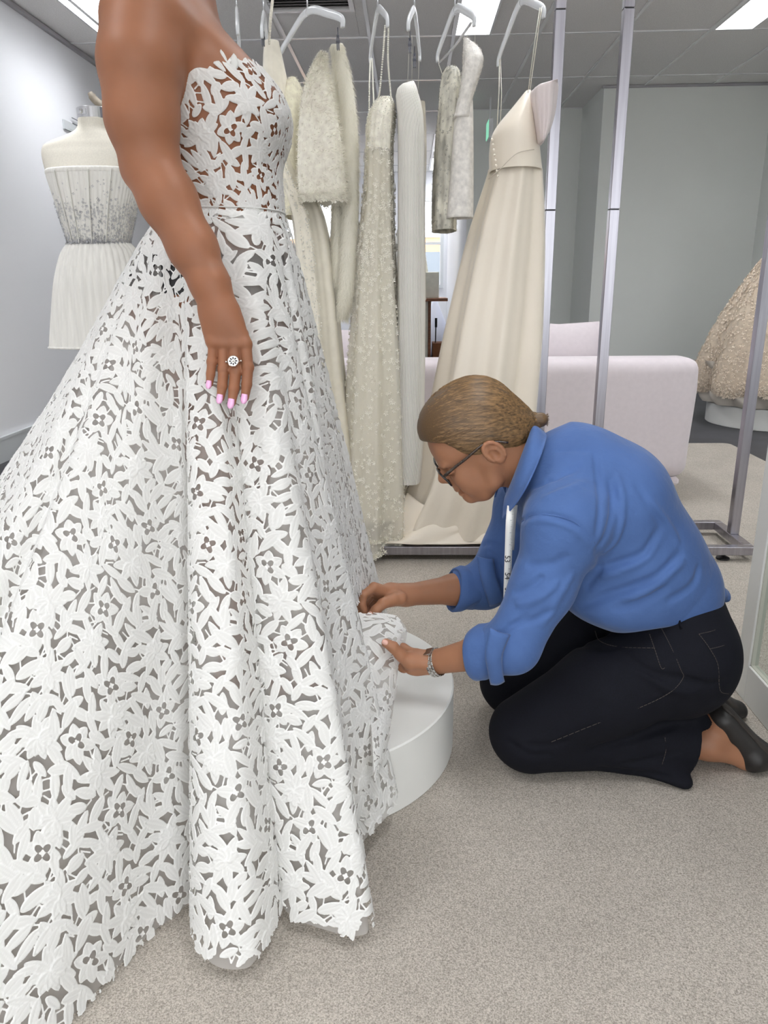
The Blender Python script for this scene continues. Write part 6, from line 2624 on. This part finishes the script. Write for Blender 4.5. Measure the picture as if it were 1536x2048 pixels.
# ---------------------------------------------------------------- shoes
for a_, tw, nm in ((AN_N, .0, 'nearer'), (AN_F, .02, 'farther')):
    s = SDF((.58, a_[1] - .075, ZF), (.86, a_[1] + .09, .18), .0022)
    toe = np.array((.770, a_[1] + tw, .030))
    ball = np.array((.728, a_[1] + tw * .7, .040))
    heel = np.array((.657, a_[1], .124))
    s.path([(heel, .0285), (ball, .034)], .02, flat=((0, 1, 0), 1.22))
    s.path([(ball, .033), (toe + (.012, 0, -.002), .019)], .015, flat=((0, 1, 0), 1.5))
    # topline: the instep side stays open
    s.path([(a_ + (-.02, 0, -.004), .046), (a_ + (.035, 0, -.012), .037), (a_ + (.062, tw * .5, -.024), .027)], .006, mode='cut')
    s.func((.5, 1.2, -.05), (.9, 1.8, .2), lambda X, Y, Z: Z - ZF - .001 + 0 * X, .002, 'cut')
    shoe = link('shoe', s.mesh('shoe'), M_shoe, woman)
    # sole
    so = SDF((.58, a_[1] - .075, ZF), (.86, a_[1] + .09, .19), .0026)
    nrm = np.array((.62, 0, .78))
    so.path([(heel + nrm * .022, .026), (ball + nrm * .026, .031), (toe + (.016, 0, .008), .020)], .012, flat=(nrm, .22))
    link('sole', so.mesh('sole'), mat('dark_brown_sole', (50, 44, 40), .6) if 'dark_brown_sole' not in bpy.data.materials else bpy.data.materials['dark_brown_sole'], shoe)

# ---------------------------------------------------------------- glasses
M_acetate = mat('black_acetate', (20, 20, 22), .18, coat=.5)
gl = thing('glasses', tuple(hp(-10, 78)), 'black-framed glasses on the face of the kneeling woman', 'glasses')
for q in (-1, 1):
    c = hp(-12, 82, q * .0335)
    ux, uy = EY * q, EB * .97 - EA * .10
    uz = np.cross(ux, uy)
    rim = []
    for t in np.linspace(0, 2 * math.pi, 40, endpoint=False):
        ct, st = math.cos(t), math.sin(t)
        rr = (abs(ct) ** 3.2 + abs(st) ** 3.2) ** (-1 / 3.2)
        rim.append(c + ux * .0275 * rr * ct + uy * .0195 * rr * st + EA * .0045 * (ct * .5 + .5) ** 2)
    rim = np.array(rim)
    MB().tube(np.r_[rim, rim[:2]], .0021, 8, cap=False, flat=(1.0, 1.2)).build('rim', M_acetate, gl, smooth=True)
    cc = rim.mean(0)
    rings = [cc + (rim - cc) * f - EA * .002 * (1 - f * f) for f in (1.0, .66, .33, .02)]
    o = MB().loft(np.array(rings), True, (False, True)).build('lens', veil('spectacle_lens', (230, 236, 240), .10) if q < 0 else bpy.data.materials['spectacle_lens'], gl, smooth=True)
    hinge = c + ux * .030 + uy * .012 + EA * .006
    P = spline([hinge, hp(22, 97, q * .0675), hp(47, 99.4, q * .0725), hp(90, 103.5, q * .0765), hp(110, 93, q * .0760), hp(127, 77, q * .0745)], 24)
    MB().tube(P, np.linspace(.0026, .0019, 24), 8, flat=(1.25, .6), up=EB).build('temple', mat('tortoise_acetate', (46, 34, 26), .2, noise=(160, .5), coat=.5) if 'tortoise_acetate' not in bpy.data.materials else bpy.data.materials['tortoise_acetate'], gl, smooth=True)
P = spline([hp(-12, 88, -.008), hp(-16, 91, 0), hp(-12, 88, .008)], 10)
MB().tube(P, .0026, 8).build('bridge', M_acetate, gl, smooth=True)

# ---------------------------------------------------------------- wrist watch
wt = thing('wristwatch', tuple(WR_N), 'steel bracelet watch on the nearer wrist of the kneeling woman', 'watch')
d = (WR_N - EL_N) / np.linalg.norm(WR_N - EL_N)
u = np.cross(d, (0, 1, 0))
u /= np.linalg.norm(u)
w = np.cross(d, u)
wc = WR_N - d * .004 + np.array((0, -.0015, 0))
M_wsteel = mat('watch_steel', (206, 204, 200), .22, metal=1.0)
M_wdark = mat('watch_steel_gap', (70, 66, 60), .4, metal=1.0)
M3 = None
nl = 22
for k in range(nl):
    a0 = 2 * math.pi * k / nl
    er = np.cos(a0) * u + np.sin(a0) * w
    rad_ = .0276
    et = np.cross(d, er)
    et /= np.linalg.norm(et)
    R3 = np.array([d, et, er]).T
    for q in (-1, 0, 1):
        b = MB().box((-.0027, -.0037, -.0011), (.0027, .0037, .0011), .0006)
        b.xform(R3, wc + er * (rad_ + (.0004 if q == 0 else 0)) + d * q * .0058 + et * (.0021 if q else -.0021))
        if k == 0 and q == -1:
            first = b.build('link', M_wsteel, wt)
        else:
            b.build('link', M_wsteel, wt)
# case faces the far side, deployant clasp on top
er = w * np.sign(w[1])
b = MB().tube(np.array([wc + er * .026, wc + er * .031, wc + er * .034]), [.0135, .014, .0125], 28).build('case', M_wsteel, wt, smooth=False)
top = u * np.sign(u[2])
et = np.cross(d, top)
b = MB().box((-.0085, -.011, -.0012), (.0085, .011, .0016), .0006)
b.xform(np.array([d, et, top]).T, wc + top * .0302 - er * .004)
b.build('clasp', M_wsteel, wt)

# ---------------------------------------------------------------- tape measure round the neck
M_tape = mat('white_tape', (232, 232, 228), .5)
M_ink = mat('tape_print', (30, 30, 32), .6)
tp = thing('tape_measure', tuple(at(1018, 1100, 1.46)), 'white tape measure with black figures hanging from the kneeling woman\'s neck', 'tape measure')


def ribbon(path, w, m, nm, parent, wdir=(1, .2, 0)):
    P = np.asarray(path, float)
    T = np.gradient(P, axis=0)
    T /= np.linalg.norm(T, axis=1)[:, None]
    W = np.array(wdir, float)
    s = W - T * (T @ W)[:, None]
    s /= np.linalg.norm(s, axis=1)[:, None]
    V = np.stack([P - s * w / 2, P + s * w / 2], 1).reshape(-1, 3)
    n = len(P)
    i = np.arange(n - 1)
    F = np.stack([2 * i, 2 * i + 1, 2 * i + 3, 2 * i + 2], -1)
    o = link(nm, raw(nm, V, [F]), m, parent)
    o.modifiers.new('thickness', 'SOLIDIFY').thickness = .0006
    return o, P, s


TY = 1.395
path = spline([at(1022, 1012, 1.41), at(1019, 1045, 1.392), at(1017, 1100, TY), at(1015, 1160, TY), at(1013, 1230, TY)], 40)
o, P, s = ribbon(path, .0145, M_tape, 'tape', tp, (1, .0, .05))
path2 = spline([at(1028, 1010, 1.425), at(1024, 1050, 1.43), at(1021, 1100, 1.43)], 20)
ribbon(path2, .0145, M_tape, 'tape', tp, (1, .0, .05))
dn = np.array((0, -1, .0))
ticks = MB()
acc = np.r_[0, np.cumsum(np.linalg.norm(np.diff(P, axis=0), axis=1))]
for k, L in enumerate(np.arange(.004, acc[-1] - .003, .00254)):
    c = np.array([np.interp(L, acc, P[:, q]) for q in range(3)])
    sd = np.array([np.interp(L, acc, s[:, q]) for q in range(3)])
    ln = .0062 if k % 10 == 0 else (.0042 if k % 5 == 0 else .0028)
    a0 = c + sd * .0070 + dn * .0008
    ticks.tube(np.array([a0, a0 - sd * ln]), .00022, 4)
o = ticks.build('tick_marks', M_ink, tp)
o['kind'] = 'stuff'
for txt, py in (('53', 1118), ('54', 1152), ('55', 1182), ('56', 1212)):
    cu = bpy.data.curves.new('figures', 'FONT')
    cu.body = txt
    cu.size = .0150
    cu.align_x = 'CENTER'
    cu.align_y = 'CENTER'
    cu.extrude = .0002
    tmp = bpy.data.objects.new('figures', cu)
    COL.objects.link(tmp)
    me = bpy.data.meshes.new_from_object(tmp.evaluated_get(bpy.context.evaluated_depsgraph_get()))
    bpy.data.objects.remove(tmp)
    co = np.zeros(len(me.vertices) * 3)
    me.vertices.foreach_get('co', co)
    co = co.reshape(-1, 3)
    c = at(1014.5, py, TY - .0012)
    # figures read downwards along the tape
    M3 = np.array([(0, 0, -1), (1, 0, 0), (0, -1, 0)]).T
    co = co @ M3.T + c
    me.vertices.foreach_set('co', co.ravel())
    me.update()
    me.name = 'figures'
    link('figures', me, M_ink, tp)

# ---------------------------------------------------------------- hem turned up in her hands
def turned_hem():
    nu, nv = 60, 60
    A = spline([at(716, 1226, 1.44), at(724, 1262, 1.40), at(730, 1330, 1.33), at(738, 1420, 1.23), at(744, 1500, 1.15), at(748, 1560, 1.10)], nu)
    Bm = spline([at(768, 1230, 1.450), at(784, 1262, 1.420), at(780, 1335, 1.36), at(772, 1420, 1.26), at(762, 1500, 1.17), at(752, 1556, 1.11)], nu)
    Cc_ = spline([at(800, 1232, 1.470), at(816, 1266, 1.450), at(797, 1340, 1.385), at(788, 1420, 1.30), at(772, 1500, 1.20), at(755, 1562, 1.12)], nu)
    T = np.zeros((nv, nu, 3))
    for k, s in enumerate(np.linspace(0, 1, nv)):
        q = (1 - s) ** 2 * A + 2 * s * (1 - s) * (2 * Bm - .5 * (A + Cc_)) + s * s * Cc_
        q[:, 1] += .006 * np.sin(np.linspace(0, 11, nu) + 4 * s)
        T[k] = q
    Nn = table_normals(T, np.tile(np.array((0, -1.0, .2)), (nv, nu, 1)))
    cell = .0016
    W_, H_ = .095, .40
    GX, GY = np.meshgrid(np.arange(0, W_, cell), np.arange(0, H_, cell))
    D, Hh_, Cc, Uo = LACE.sample(GX + .07, GY + .19)
    tv, tu = GX / W_ * (nv - 1), GY / H_ * (nu - 1)
    ctr = GX - Uo[..., 0] - W_
    D = np.where(ctr > -.014, np.maximum(D, .0012), D)
    ok = np.ones((D.shape[0] - 1, D.shape[1] - 1), bool)
    I, J, faces = cut_sheet(ok, D, None)
    a = bil(tv[..., None], I, J)[..., 0]
    b = bil(tu[..., None], I, J)[..., 0]
    P = bil(T, a, b) + bil(Nn, a, b) * (bil(Hh_[..., None], I, J) * 1.2 + .001)
    o = link('turned_hem', fast_mesh('turned_hem', P, faces), M_lace, gown)
    cv = bil(Cc[..., None], I, J)[..., 0]
    o.data.attributes.new('cord', 'FLOAT', 'POINT').data.foreach_set('value', cv.astype(np.float32))
    L = T - Nn * .002
    i = np.arange(nv - 1)[:, None]
    j = np.arange(nu - 1)[None]
    F = np.stack([i * nu + j, i * nu + j + 1, (i + 1) * nu + j + 1, (i + 1) * nu + j], -1).reshape(-1, 4)
    link('turned_lining', raw('turned_lining', L.reshape(-1, 3), [F]), M_net, gown)


turned_hem()
